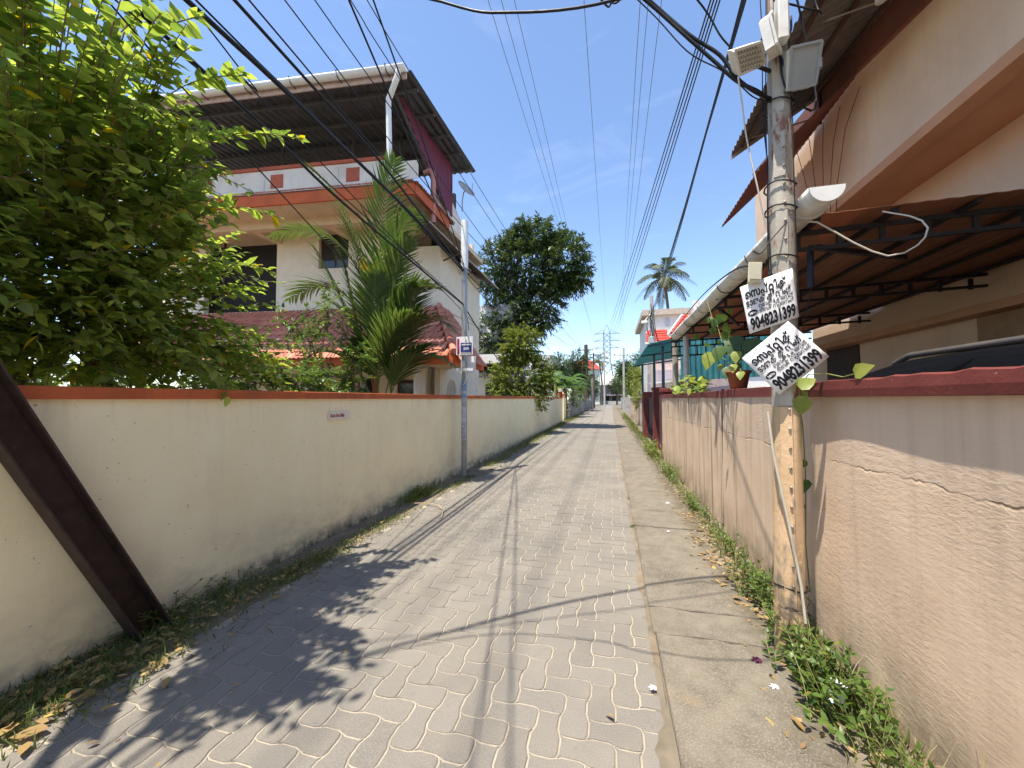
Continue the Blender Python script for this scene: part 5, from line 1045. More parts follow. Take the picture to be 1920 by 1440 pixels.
# ---- generic leafy plant
def plant(name, base, ells, per, lsize, lmat, lab, cat, group=None, trunk_r=.05, trunk_h=None, aspect=.45, curl=.2, twl=(.25, .5), droop=.15, stem=.01, tmat=None, spread=.8):
    T_ = thing(name, base, lab, cat, group); base = Vector(base); mb = MB(); cs = []
    allc = Vector(); 
    for c0, r0, n in ells:
        for q in ell(n, c0, r0, .15):
            d0 = (Vector(q) - Vector(c0)); d0 = (d0.normalized() if d0.length > 1e-4 else Vector((0, 0, 1))) + Vector((random.gauss(0, .3), random.gauss(0, .3), .25)); d0.normalize(); l_ = random.uniform(*twl)
            e = Vector(q) + d0 * l_ * .5 + Vector((0, 0, -l_ * droop)); s0 = Vector(q) - d0 * l_ * .5; cs.append(bez(s0, Vector(q) + Vector((0, 0, l_ * .08)), e, 5))
    th = trunk_h or .5 * (ells[0][0][2] + base.z); tp = Vector((base.x + random.gauss(0, .05), base.y, base.z + th)); tk = [base + (tp - base) * k / 6 + Vector((random.gauss(0, trunk_r * .3), random.gauss(0, trunk_r * .3), 0)) for k in range(7)]; tk[0] = base - Vector((0, 0, .05))
    mb.tube(tk, [trunk_r * (1.15 - .09 * k) for k in range(7)], 8)
    skeleton(mb, None, [Vector(c0) for c0, _, _ in ells for _ in range(2)], trunk_r * .35, .1, 6, tk[-3:]); skeleton(mb, None, [c_[0] for c_ in random.sample(cs, min(len(cs), 90))], stem, .1, 6, [tk[-1]] + [Vector(c0) for c0, _, _ in ells])
    mb.build('trunk', tmat or m_bark, T_)
    P_, D_, U_, S_ = twig_leaves(cs, per, spread, lsize); V, F = leaves(P_, D_, U_, S_, S_ * aspect, curl, .2); tag(np_obj('crown', V, F, lmat, T_, rvar(len(P_)), True), kind='stuff'); return T_
# hibiscus like shrubs behind the wall
plant('hibiscus_shrub', (-4.35, 4.9, 0), [((-4.45, 4.9, 2.2), (.40, .35, .5), 24), ((-4.2, 5.0, 2.95), (.35, .3, .45), 20), ((-3.95, 5.1, 2.5), (.25, .25, .3), 10), ((-4.75, 4.9, 2.7), (.3, .25, .3), 10)], 15, .08, L_hib, 'upright hibiscus shrub with dark twigs left of the red stemmed palm', 'shrub', 'shrubs behind the cream wall', .03, 1.7, .55, spread=.9)
plant('leafy_shrub', (-4.3, 3.9, 0), [((-4.5, 3.7, 1.85), (.7, .5, .45), 130), ((-3.95, 4.2, 1.75), (.45, .3, .3), 60)], 15, .085, L_hib, 'low dense leafy shrub behind cream wall under the creeper', 'shrub', 'shrubs behind the cream wall', .04, .9, .5)
plant('glossy_shrub', (-4.05, 5.2, 0), [((-4.05, 5.2, 1.8), (.35, .3, .35), 36), ((-3.9, 5.3, 2.2), (.18, .15, .2), 12)], 16, .09, L_hib, 'small glossy shrub behind cream wall beside palm stems', 'shrub', 'shrubs behind the cream wall', .02, 1.1, .5)
plant('garden_hedge', (-8.2, 3.5, 0), [((-8.2, 1.0, 1.6), (.8, 1.6, 1.5), 150), ((-8.2, 3.4, 1.8), (.8, 1.6, 1.6), 150), ((-8.4, 5.6, 1.5), (.8, 1.4, 1.3), 120), ((-7.6, -.8, 1.8), (.8, 1.4, 1.7), 120)], 12, .17, L_far, 'dark garden hedge glimpsed deep behind the creeper', 'hedge', None, .06, 1.2, .5)
plant('low_hedge', (-5.9, .9, 0), [((-5.9, -.3, 1.2), (.6, .9, .9), 130), ((-5.9, 1.4, 1.2), (.6, .9, .9), 130), ((-6.2, 3.0, 1.2), (.6, .9, .8), 110)], 13, .12, L_hib, 'low hedge behind cream wall under the creeper tree', 'hedge', None, .05, .8, .5)
# ---- red stemmed clumping palm
rp_ = thing('red_palm', (-4.45, 6.4, 0), 'clumping palm with red stems and feathery fronds in front of cream house', 'palm')
m_red = plain('red_stem', (.38, .065, .02), .5, .25, 8, .1, dirt=(.14, .13, .04), amt=.6)
m_rib = plain('frond_rib', (.16, .15, .045), .5, .2, 8, 0)
def frond(base, mid, tip, nl, ll, lw, lmat, parent, rib, name='frond', vee=.35, curl=.25, start=.15, sweep=.9):
    c_ = bez(base, mid, tip, 14); rb = MB().tube(c_, [.014 - .0009 * i for i in range(14)], 5, False).build(name, rib, parent)
    P_, D_, U_, S_ = [], [], [], []
    for k in range(nl):
        q = start + (1 - start) * k / (nl - 1); f_ = q * 12.99; i = int(f_); p_ = c_[i].lerp(c_[i + 1], f_ - i); t_ = (c_[i + 1] - c_[i]).normalized(); sd = t_.cross(Vector((0, 0, 1))); sd = sd.normalized() if sd.length > 1e-4 else Vector((1, 0, 0)); up = sd.cross(t_)
        for s_ in (-1, 1):
            P_.append(p_); D_.append(sd * s_ + t_ * (sweep + .5 * q) + up * vee + Vector((random.gauss(0, .05), random.gauss(0, .05), random.gauss(0, .06)))); U_.append(up + sd * s_ * -.3); S_.append(ll * (math.sin(math.pi * (.18 + .78 * q)) ** .7) * random.uniform(.88, 1.08))
    V, F = leaves(P_, D_, U_, S_, lw, curl, .25, np.array([.5, 1.0, .8, .05])); tag(np_obj('leaflets', V, F, lmat, rb, rvar(1, len(V)) * 0 + np.repeat(np.clip(random.uniform(.05, .85) + RNG.normal(0, .12, len(P_)), 0, .92), 12), True), kind='stuff'); return rb
stems = [((-4.55, 6.35), 1.9, .035), ((-4.35, 6.45), 2.4, .04), ((-4.2, 6.3), 1.6, .03), ((-4.05, 6.5), 1.9, .03), ((-4.7, 6.5), 1.5, .03), ((-4.4, 6.6), 2.9, .04)]
for (sx, sy), h, r_ in stems: MB().tube([(sx, sy, -.05), (sx + random.gauss(0, .03), sy, h * .5), (sx + random.gauss(0, .06), sy, h)], [r_ * 1.1, r_, r_ * .8], 8).build('stem', m_red if random.random() < .75 else m_gtwig, rp_)
FR = [((-4.4, 6.6, 2.9), (-4.8, 6.4, 5.4), (-5.8, 6.3, 6.2)), ((-4.4, 6.6, 2.9), (-4.4, 6.5, 5.2), (-3.95, 6.4, 6.1)), ((-4.4, 6.6, 2.9), (-4.9, 6.4, 5.3), (-6.3, 6.0, 4.7)), ((-4.35, 6.45, 2.4), (-4.2, 6.3, 4.6), (-3.4, 6.2, 4.9)), ((-4.35, 6.45, 2.4), (-4.9, 6.3, 4.3), (-6.1, 6.2, 3.5)),
      ((-4.2, 6.3, 1.7), (-3.8, 6.2, 3.9), (-2.95, 6.2, 3.5)), ((-4.05, 6.5, 1.9), (-3.6, 6.4, 3.5), (-2.75, 6.4, 2.8)), ((-4.05, 6.5, 1.8), (-3.6, 6.4, 2.6), (-2.85, 6.5, 2.2)), ((-4.55, 6.35, 1.9), (-5.0, 6.2, 3.0), (-5.7, 6.0, 2.7)), ((-4.35, 6.45, 2.3), (-4.1, 6.3, 3.5), (-3.55, 6.1, 4.4)),
      ((-4.2, 6.3, 1.6), (-4.3, 6.1, 2.9), (-4.9, 5.9, 3.3)), ((-4.2, 6.3, 1.6), (-3.9, 6.0, 2.8), (-3.3, 5.9, 3.0)), ((-4.55, 6.35, 1.8), (-4.6, 6.2, 3.2), (-4.9, 6.1, 4.3)), ((-4.4, 6.6, 2.8), (-4.2, 6.6, 4.2), (-3.8, 6.7, 4.6)), ((-4.05, 6.5, 1.6), (-3.8, 6.4, 2.2), (-3.15, 6.3, 2.5)), ((-4.7, 6.5, 1.5), (-5.1, 6.4, 2.2), (-5.6, 6.4, 1.9)), ((-4.4, 6.45, 1.8), (-4.4, 6.2, 2.4), (-4.35, 5.9, 2.6)), ((-4.3, 6.5, 2.3), (-4.5, 6.4, 4.0), (-5.1, 6.3, 5.2)), ((-4.4, 6.4, 2.0), (-4.8, 6.2, 3.3), (-5.4, 6.0, 4.4)), ((-4.1, 6.4, 1.6), (-3.7, 6.3, 2.9), (-3.35, 6.2, 3.6)), ((-4.3, 6.3, 1.5), (-4.6, 6.1, 2.5), (-5.2, 5.9, 2.4)), ((-4.2, 6.3, 1.7), (-4.1, 6.0, 3.0), (-4.0, 5.9, 3.7))]
for k, (a, b, c_) in enumerate(FR): frond(a, b, c_, 32, .74 if k != 16 else .42, .048, L_palm, rp_, m_rib, vee=.22, curl=.30)
for a, b in (((-4.38, 6.3, 3.9), (-4.25, 6.15, 4.2)), ((-4.4, 6.3, 3.85), (-4.28, 6.2, 4.05))):
    V, F = leaves([a] * 9, [Vector(b) - Vector(a) + Vector((random.gauss(0, .15), random.gauss(0, .1), random.gauss(0, .12))) for _ in range(9)], [(0, -1, .3)] * 9, .36, .03, .2); np_obj('yellow_spear', V, F, leafmat('yellow_frond', (.40, .26, .02), (.55, .38, .03)), rp_, rvar(9), True)
# ---- mango tree
plant('mango_tree', (-4.6, 20.2, 0), [((-4.3, 19.8, 8.7), (1.9, 1.8, 1.9), 420), ((-2.2, 19.6, 8.6), (1.35, 1.5, 1.5), 260), ((-5.9, 19.8, 8.6), (1.3, 1.5, 1.6), 230), ((-3.8, 19.6, 10.1), (1.5, 1.4, .95), 170), ((-1.5, 19.5, 7.7), (.75, .9, .7), 80), ((-5.2, 19.6, 6.2), (1.3, 1.3, 1.0), 190), ((-3.4, 19.6, 6.6), (1.3, 1.2, .8), 120), ((-6.2, 19.6, 5.0), (1.0, 1.2, 1.1), 120), ((-4.7, 19.5, 4.7), (1.0, .8, .8), 110), ((-3.6, 19.3, 5.6), (1.1, .9, .7), 110), ((-5.6, 19.2, 3.6), (1.2, .8, .9), 90), ((-2.9, 19.4, 7.4), (1.1, 1.0, .7), 120)], 17, .27, L_man, 'tall dark green mango tree beyond the cream house', 'tree', None, .18, 4.6, .30, .3, (.4, .8), .2, .014, None, .7)
plant('yellow_bush', (-3.95, 16.6, 0), [((-3.9, 16.6, 2.5), (1.5, .9, 1.25), 760), ((-3.8, 16.5, 3.9), (.95, .7, .9), 330), ((-3.9, 16.4, 1.6), (1.4, .8, .7), 260)], 16, .13, L_yel, 'tall yellow green bush right behind end of cream wall', 'bush', None, .05, 1.4, .45, stem=.006)
# ---- trees further down the lane
def tree(name, x, y, h, rx, lab, lmat, ls, n, group='trees down the lane'):
    E_ = []
    for k in range(7): a = random.random() * 6.28; q = random.random() ** .6; E_.append(((x + rx * .62 * q * math.cos(a), y + rx * .5 * q * math.sin(a), h * (.42 + .40 * random.random())), (rx * .5, rx * .5, h * .17), n * 2 // 7))
    return plant(name, (x, y, 0), E_, 12, ls, lmat, lab, 'tree', group, .09 + h * .012, h * .45, .4, .2, (ls * 3, ls * 6), .15, .03)
tree('round_tree', -6.0, 36, 6.6, 2.6, 'green garden tree behind the banana plants on left', L_man, .26, 300)
tree('round_tree', -5.4, 47, 8.0, 3.0, 'broad tree beyond the banana plants with roof tank behind', L_far, .30, 320)
tree('big_tree', 5.2, 62, 9.4, 4.4, 'large dark tree rising right of the lane end', L_far, .34, 520)
tree('big_tree', 2.7, 56, 7.4, 2.6, 'dark leafy tree overhanging right verge near the lane end', L_man, .30, 360)
tree('end_tree', 1.4, 96, 7.5, 3.0, 'shady tree beside the building closing the lane', L_far, .42, 220); tree('end_tree', -4.8, 88, 7, 2.6, 'shady tree left of the building closing the lane', L_far, .42, 200)
tree('garden_tree', 2.9, 31, 4.4, 1.5, 'yellow green garden tree beyond the teal canopy', L_yel, .18, 240); tree('garden_tree', 3.6, 19.2, 3.4, .9, 'small green garden tree under the teal canopy', L_hib, .14, 120)
plant('hedge_shrub', (1.75, 27, 0), [((1.75, 26, 1.8), (.35, 1.2, .6), 60), ((1.8, 29, 2.2), (.4, 1.6, .8), 80), ((1.5, 23.5, 1.35), (.25, .8, .45), 40)], 12, .12, L_yel, 'yellow leaved creeper over right wall past the maroon pillars', 'shrub', None, .04, 1.2)
plant('hedge_shrub', (-3.3, 33, 0), [((-3.4, 32.5, 1.5), (.5, 1.4, .8), 70), ((-3.2, 36, 1.8), (.5, 1.5, 1.0), 80), ((-3.0, 41, 2.2), (.5, 2, 1.2), 80)], 12, .15, L_hib, 'green hedge along left verge past the cream gate pillar', 'shrub', None, .05, 1.0)
# ---- banana plants
def banana(x, y, h, lab, n=8, sc_=1.0):
    T_ = thing('banana_plant', (x, y, 0), lab, 'banana plant', 'banana plants on left'); MB().tube([(x, y, -.05), (x + .05, y, h * .55)], [.14 * sc_, .09 * sc_], 9).build('stem', m_gtwig, T_)
    for k in range(n):
        a = k * 2.4 + random.random(); le = random.uniform(1.5, 2.1) * sc_; up = random.uniform(.35, 1.0); d = Vector((math.cos(a), math.sin(a), 0)); b0 = Vector((x + .05, y, h * .55)); m_ = b0 + d * le * .35 + Vector((0, 0, le * up)); e = b0 + d * le * .95 + Vector((0, 0, le * (up * .75 - .35))); c_ = bez(b0, m_, e, 12)
        V = []; F = []
        for i, p_ in enumerate(c_):
            t_ = (c_[min(i + 1, 11)] - c_[max(i - 1, 0)]).normalized(); sd = t_.cross(Vector((0, 0, 1))).normalized(); w_ = .30 * sc_ * math.sin(math.pi * min(1, max(0, (i - 1.5) / 9.6)) ** .8) if i > 1 else .02
            rag_ = random.uniform(.85, 1.05); V += [p_ - sd * w_ * rag_ - Vector((0, 0, w_ * .35)), p_, p_ + sd * w_ * rag_ - Vector((0, 0, w_ * .35))]
        for i in range(11): F += [(i * 3, i * 3 + 1, i * 3 + 4, i * 3 + 3), (i * 3 + 1, i * 3 + 2, i * 3 + 5, i * 3 + 4)]
        np_obj('leaf', np.array([tuple(v) for v in V]), np.array(F), L_ban, T_, np.full(len(V), .97 if random.random() < .1 else random.random() * .9), True)
banana(-4.3, 30.5, 5.0, 'tall banana plant behind cream gate pillar', 9, 1.2); banana(-3.7, 32.5, 4.2, 'middle banana plant leaning over left verge', 9, 1.15); banana(-5.0, 29, 4.4, 'shorter banana plant half hidden by yellow green bush', 8, 1.1); banana(-3.6, 38, 4.4, 'farther banana plant with browning leaf', 8, 1.0)
# ---- coconut palms
def coconut(x, y, h, fl, lab, n=20):
    T_ = thing('coconut_palm', (x, y, 0), lab, 'palm', 'coconut palms'); MB().tube([(x + .5, y, -.1), (x + .7, y, h * .5), (x + .25, y, h * .85), (x, y, h)], [.22, .17, .15, .14], 9).build('trunk', m_bark, T_); top = Vector((x, y, h))
    for k in range(n):
        a = k * 2.399; el = 1.25 - 1.75 * (k / (n - 1)); d = Vector((math.cos(a) * math.cos(el), math.sin(a) * math.cos(el), math.sin(el))); e = top + d * fl + Vector((0, 0, -fl * (.28 + .15 * math.cos(el)))); m_ = top + d * fl * .55 + Vector((0, 0, fl * .16))
        frond(top, m_, e, 24, fl * .30, .10, L_coc, T_, m_rib, vee=-.12, curl=.35, start=.12, sweep=.75)
    for k in range(6): a = k * 1.05; MB().lathe((x + .28 * math.cos(a), y + .28 * math.sin(a), h - .35), [(0, .16), (.1, .12), (.13, 0), (.1, -.12), (0, -.16)], 8).build('coconut', plain('coconut', (.18, .16, .05), .6), T_)
tree('lane_tree', -3.9, 52, 6.2, 1.7, 'leafy tree beside the thick brown pole', L_hib, .24, 160); tree('lane_tree', 2.6, 42, 5.2, 1.5, 'leafy tree over the far white wall on right', L_yel, .22, 160); tree('lane_tree', -3.4, 72, 6.0, 1.8, 'dark tree overhanging lane beyond the brown pole', L_far, .3, 140); tree('lane_tree', 2.6, 78, 6.4, 1.9, 'dark tree overhanging lane end on right', L_far, .3, 140)
coconut(5.85, 45, 14.9, 3.3, 'tall coconut palm above the white villa on right'); coconut(-2.6, 92, 10.2, 3.0, 'distant ragged palm in front of lattice tower', 14)
# ------------------------------------------------------------------ buildings closing the lane
eb = thing('end_building', (0, 112, 0), 'old low building with dark veranda and white banner closing the lane', 'building')
MB().box((-4.2, 112, 0), (4.5, 118, 5.6)).build('wall', plain('end_wall', (.22, .20, .20), .9, .2, 1), eb)
MB().prism([(-5, 111, 5.3), (4.2, 111, 5.3), (3.0, 114.5, 8.2), (-3.4, 114.5, 8.2)], (0, .1, .15)).build('roof', plain('pale_sheet', (.52, .52, .48), .8, .15, 2), eb)
MB().box((-4.4, 110.4, 2.3), (4.6, 111.9, 2.7)).build('sunshade', plain('end_band', (.34, .30, .36), .9), eb); MB().box((.2, 111.8, 4.0), (2.1, 111.98, 5.2)).build('banner', plain('board_white', (.78, .78, .77)), eb); MB().box((-4.2, 109, 0), (4.4, 109.2, .8)).build('low_wall', plain('end_low', (.42, .40, .36), .9), eb)
for k in range(4): MB().box((-3.6 + 2 * k, 111.9, .9), (-2.4 + 2 * k, 111.99, 2.2)).build('window', m_shade, eb)
rb_ = thing('red_roof_house', (-7.5, 104, 0), 'pale green house with red hipped roof left of lane end', 'house')
MB().box((-10.2, 102, 0), (-2.8, 108, 9.2)).build('wall', plain('pale_green', (.56, .62, .56), .85, .1, 2), rb_)
MB().add([(-10.8, 101.4, 9.2), (-2.3, 101.4, 9.2), (-2.3, 108.6, 9.2), (-10.8, 108.6, 9.2), (-8.6, 105, 11.7), (-4.6, 105, 11.7)], [(0, 1, 5, 4), (1, 2, 5), (2, 3, 4, 5), (3, 0, 4)]).build('roof', m_rt, rb_)
for z in (4.8, 7.2):
    for x in (-9, -6.9, -4.6): w_ = MB().box((x - .6, 101.9, z - .7), (x + .6, 101.99, z + .7)).build('window', plain('grey_frame', (.35, .38, .38), .6), rb_); MB().box((x - .5, 101.85, z - .6), (x + .5, 101.89, z + .6)).build('pane', m_glass, rb_ if False else w_)
    MB().box((-10.4, 101.2, z - 1.3), (-2.6, 101.98, z - 1.15)).build('ledge', m_vw, rb_)
bh = thing('back_house', (-7, 19, 0), 'white house with balcony slab glimpsed behind mango tree', 'house')
MB().box((-10, 19.4, 0), (-5.0, 23, 6.5)).build('wall', plain('villa_white', (.74, .72, .68)), bh); MB().box((-10, 18.2, 3.3), (-4.6, 19.38, 3.75)).build('balcony', m_vw, bh); w_ = MB().box((-6.4, 19.3, 1.0), (-5.5, 19.39, 2.3)).build('window', m_wood, bh); MB().box((-6.3, 19.27, 1.1), (-5.6, 19.297, 2.2)).build('pane', m_glass, w_)
th = thing('tank_house', (-8, 40, 0), 'pale house with solar panel among trees on left', 'house'); MB().box((-11, 39, 0), (-5.6, 44, 6.0)).build('wall', m_vw, th); MB().add([(-6.0, 38.9, 6.1), (-5.2, 38.9, 6.3), (-5.1, 39.5, 6.9), (-5.9, 39.5, 6.7)], [(0, 1, 2, 3)]).build('solar_panel', plain('panel_pale', (.55, .6, .68), .2), th, None, .05)
# picket wall of stone slabs on far left
fl_ = thing('slab_fence', (-3.2, 42, 0), 'weathered grey slab fence along far left verge', 'fence')
m_slab = plain('slab_grey', (.36, .34, .31), .9, .3, 3, .3, dirt=(.10, .10, .08), amt=.8, streak=.5)
for k in range(40): y = 31 + k * .95; MB().bbox((-3.22 + random.uniform(-.04, .04), y, -.05), (-3.12, y + .84, 1.35 + random.uniform(-.15, .25)), .02).build('slab', m_slab, fl_)

# ------------------------------------------------------------------ pots and vine on the right wall
m_terra = plain('terracotta', (.30, .10, .055), .8, .15, 6, .2, dirt=(.16, .07, .045), amt=.5)
def pot(c0, r_, h, lab, cat='flower pot'):
    T_ = thing('flower_pot', c0, lab, cat); MB().lathe(c0, [(0, 0), (r_ * .68, 0), (r_ * .95, h * .86), (r_ * 1.08, h * .86), (r_ * 1.08, h), (r_ * .92, h), (r_ * .9, h * .85), (0, h * .82)], 22).build('pot', m_terra, T_); return T_
def heart(pos, d, up, s_, mat, parent, var, name='leaf'):
    W_ = np.array([.55, 1.0, .72, 0.]); V, F = leaves([pos], [d], [up], s_, s_ * .85, .25, .15, W_); return np_obj(name, V, F, mat, parent, np.full(12, var), True)
pt = pot((1.335, 4.62, 1.648), .115, .20, 'terracotta pot with heart leaved plant on maroon coping')
for k, (dx, dy, dz, s_, v_) in enumerate(((-.02, .0, .38, .24, .05), (.10, -.12, .34, .22, .1), (-.12, .16, .30, .20, .3), (-.16, .42, .26, .22, .75), (.05, .1, .26, .17, .3), (-.05, -.15, .20, .14, .5), (.02, .12, .10, .16, .12), (-.08, .02, .05, .15, .2), (-.1, -.22, .06, .10, .7), (-.06, -.30, -.02, .10, .6), (-.1, .24, .10, .09, .5))):
    b_ = Vector((1.335, 4.62, 1.84)); e = b_ + Vector((dx, dy, dz)); MB().tube(bez(b_, b_.lerp(e, .5) + Vector((0, 0, .06)), e, 6), .004, 4).build('stalk', m_gtwig, pt)
    heart(e, Vector((dx * .6 - .25, dy * .5 - .35, -.75 + .2 * random.random())), Vector((-.5, -.75, .35)), s_, L_hib if v_ < .5 else L_lime, pt, v_)
pl = thing('trailing_plant', (1.33, 7.0, 1.64), 'bright yellow green trailing plant along maroon coping near canopy posts', 'plant')
MB().bbox((1.27, 6.9, 1.643), (1.42, 7.5, 1.74), .01).build('planter', plain('planter_grey', (.25, .23, .2), .9), pl)
for k in range(70):
    y = random.uniform(5.9, 8.6); q = Vector((1.30 + random.gauss(0, .05), y, 1.66 + abs(random.gauss(0, .09)) * (1.6 - abs(y - 7) * .6))); heart(q, (random.gauss(-.5, .4), random.gauss(-.2, .5), random.gauss(-.1, .4)), (random.gauss(0, .3), -.4, 1), random.uniform(.09, .15), L_lime if random.random() < .8 else L_hib, pl, random.random())
vn = thing('heart_vine', (1.2, 2.9, 0), 'young heart leaved vine climbing from wall foot over maroon coping by pole', 'vine')
ST = [(1.235, 2.93, .30), (1.225, 2.95, .6), (1.23, 2.94, .91), (1.215, 2.90, 1.09), (1.22, 2.93, 1.36), (1.195, 2.91, 1.54), (1.17, 2.86, 1.62)]
MB().tube([Vector(p) for p in ST], .004, 5).build('stem', m_gtwig, vn); MB().tube([Vector(p) for p in ((1.17, 2.86, 1.62), (1.19, 2.76, 1.70), (1.22, 2.6, 1.69), (1.215, 2.45, 1.665), (1.205, 2.33, 1.675))], .0035, 5).build('stem', m_gtwig, vn); MB().tube([Vector(p) for p in ((1.17, 2.86, 1.62), (1.14, 2.78, 1.64), (1.12, 2.74, 1.70), (1.10, 2.66, 1.78))], .0035, 5).build('stem', m_gtwig, vn)
for p_, d, s_, v_ in (((1.115, 2.62, 1.79), (-.2, .12, .05), .125, .7), ((1.13, 2.70, 1.60), (-.3, .1, -.5), .12, .6), ((1.06, 2.58, 1.615), (.5, -.1, .35), .10, .6), ((1.205, 2.33, 1.675), (.1, -.6, .25), .10, .8), ((1.10, 2.62, 1.56), (-.1, .05, -.6), .115, .45), ((1.22, 2.93, 1.15), (-.5, -.3, -.4), .09, .3), ((1.22, 2.93, 1.02), (-.3, -.6, -.5), .10, .1), ((1.22, 2.94, .86), (-.5, -.5, .2), .08, .2), ((1.22, 2.95, .72), (-.6, .2, .1), .06, .5), ((1.2, 2.93, 1.33), (-.5, .3, .1), .06, .6)):
    heart(Vector(p_), d, (-.35, -.85, .35), s_, L_lime if v_ >= .45 else L_hib, vn, v_)
hv = thing('hanging_plant', (1.1, 4.6, 2.3), 'thin creeper dangling from gutter edge behind the posters', 'plant')
for k in range(16): q = Vector((1.08 + random.gauss(0, .05), 4.4 + random.gauss(0, .35), 2.35 + random.gauss(0, .12))); heart(q, (random.gauss(0, .4), random.gauss(0, .4), -.6), (-.4, -.8, .3), random.uniform(.05, .11), L_hib, hv, random.random() * .5)
MB().tube([(1.1, 4.9, 2.72), (1.08, 4.6, 2.45), (1.06, 4.3, 2.3), (1.05, 4.1, 2.1)], .004, 4).build('stem', m_gtwig, hv)
# ------------------------------------------------------------------ weeds, grass, litter
def weeds(x, y, rx, ry, h, n, ls, lab, name='weed_clump', mat=None):
    T_ = thing(name, (x, y, 0), lab, 'weeds', 'weed clumps along the walls'); mb = MB(); cs = []
    for k in range(n):
        a = Vector((x + random.gauss(0, rx * .6), y + random.gauss(0, ry * .6), .0)); e = a + Vector((random.gauss(-.02, rx * .5), random.gauss(0, ry * .4), h * random.uniform(.4, 1.1))); e.x = min(e.x, 1.235) if x > 0 else max(e.x, -3.05); a.x = min(a.x, 1.24) if x > 0 else max(a.x, -3.06); cs.append(bez(a, a.lerp(e, .5) + Vector((random.gauss(0, .02), random.gauss(0, .02), h * .2)), e, 5)); mb.tube(cs[-1], .0022, 4, False)
    tag(mb.build('stems', m_gtwig, T_), kind='stuff'); P_, D_, U_, S_ = twig_leaves(cs, 8, .9, ls); V, F = leaves(P_, D_, U_, S_, S_ * .5, .2, .2); V[:, 2] = np.maximum(V[:, 2], .03)
    if x > 0: V[:, 0] = np.minimum(V[:, 0], 1.255)
    tag(np_obj('leaves', V, F, mat or L_hib, T_, rvar(len(P_)), True), kind='stuff')
weeds(1.06, 2.42, .13, .30, .26, 110, .055, 'biggest leafy weed clump at foot of near pole'); weeds(1.10, 2.95, .08, .16, .24, 40, .05, 'leafy weeds just behind foot of near pole'); weeds(1.10, 3.45, .10, .25, .24, 50, .045, 'leafy weeds against peach wall past near pole')
weeds(1.14, 4.3, .07, .4, .2, 34, .04, 'thin weeds along peach wall before the dark drain streak'); weeds(1.13, 5.8, .08, .5, .22, 40, .045, 'weeds along peach wall past the dark drain streak'); weeds(1.13, 8.2, .09, .8, .28, 60, .05, 'weeds along far half of peach wall'); weeds(1.12, 11.2, .13, .8, .38, 90, .07, 'pale leafy weeds in front of grey gate', mat=L_yel)
weeds(1.14, 1.75, .06, .18, .16, 26, .045, 'small weeds at bottom right wall foot'); weeds(-2.93, 5.6, .08, .25, .16, 40, .04, 'bright tuft of weeds at cream wall before slim pole', mat=L_yel); weeds(-2.98, 2.2, .04, .5, .16, 34, .035, 'sparse dark weeds at foot of brown strut')
def grass(name, regions, lab, mat, w_=.004, wf=.05):
    P_, D_, U_, S_ = [], [], [], []
    for (x, y, rx, ry, n, h) in regions:
        for k in range(n): P_.append((x + random.gauss(0, rx), y + random.gauss(0, ry), .004)); D_.append((random.gauss(0, .5), random.gauss(0, .5), random.uniform(.5, 1.2))); U_.append((random.gauss(0, 1), random.gauss(0, 1), .2)); S_.append(h * random.uniform(.4, 1.2))
    P_ = np.array(P_); P_[:, 0] = np.clip(P_[:, 0], -3.07, 1.25); V, F = leaves(P_, D_, U_, S_, np.array(S_) * wf + w_, .5, .1, np.array([.8, 1, .7, .05])); V[:, 2] = np.maximum(V[:, 2], .006)
    tag(np_obj(name, V, F, mat, None, rvar(len(P_)), True), lab, 'grass', kind='stuff')
LG = [(-2.93, 5.6, .07, .25, 500, .14), (-2.72, 4.25, .10, .35, 700, .05), (-2.72, 3.2, .10, .30, 900, .05), (-2.75, 2.85, .10, .25, 600, .05), (-2.7, 6.6, .10, .5, 700, .05), (-2.75, 9, .12, 1.0, 1300, .06), (-2.78, 12, .14, 1.5, 1500, .07), (-2.8, 16, .15, 2, 1500, .09), (-2.85, 21, .16, 2.5, 1500, .10), (-2.85, 30, .2, 4, 1500, .14),
      (-2.80, 1.55, .16, .35, 1600, .07), (-2.9, 1.0, .15, .3, 900, .07), (-2.86, 2.3, .12, .3, 900, .06)]
grass('grass', LG, 'short patchy grass along foot of cream wall', L_grs)
RG = [(1.12, 2.4, .07, .3, 260, .12), (1.13, 1.7, .07, .25, 160, .14), (1.16, 3.4, .05, .35, 200, .09), (1.16, 4.6, .06, .5, 330, .10), (1.14, 6.3, .07, .6, 330, .10), (1.13, 8.5, .08, .8, 400, .12), (1.1, 11, .1, .8, 400, .14), (1.15, 15, .12, 2.2, 700, .14), (1.2, 21, .15, 3, 900, .18), (1.25, 30, .2, 5, 1100, .22), (.24, 4.9, .012, .02, 30, .04), (.25, 6.2, .012, .03, 30, .04)]
grass('dry_grass', [(1.17, 1.55, .04, .22, 70, .34), (1.16, 2.05, .05, .2, 50, .26), (1.12, 2.3, .06, .3, 60, .22), (1.18, 3.3, .03, .4, 40, .2)], 'long dry grass stalks leaning on bottom of peach wall', leafmat('straw', (.30, .25, .12), (.42, .36, .18), None, .2, .7), .0025, .006)
grass('grass', RG, 'dry and green grass along foot of peach wall', L_grs)
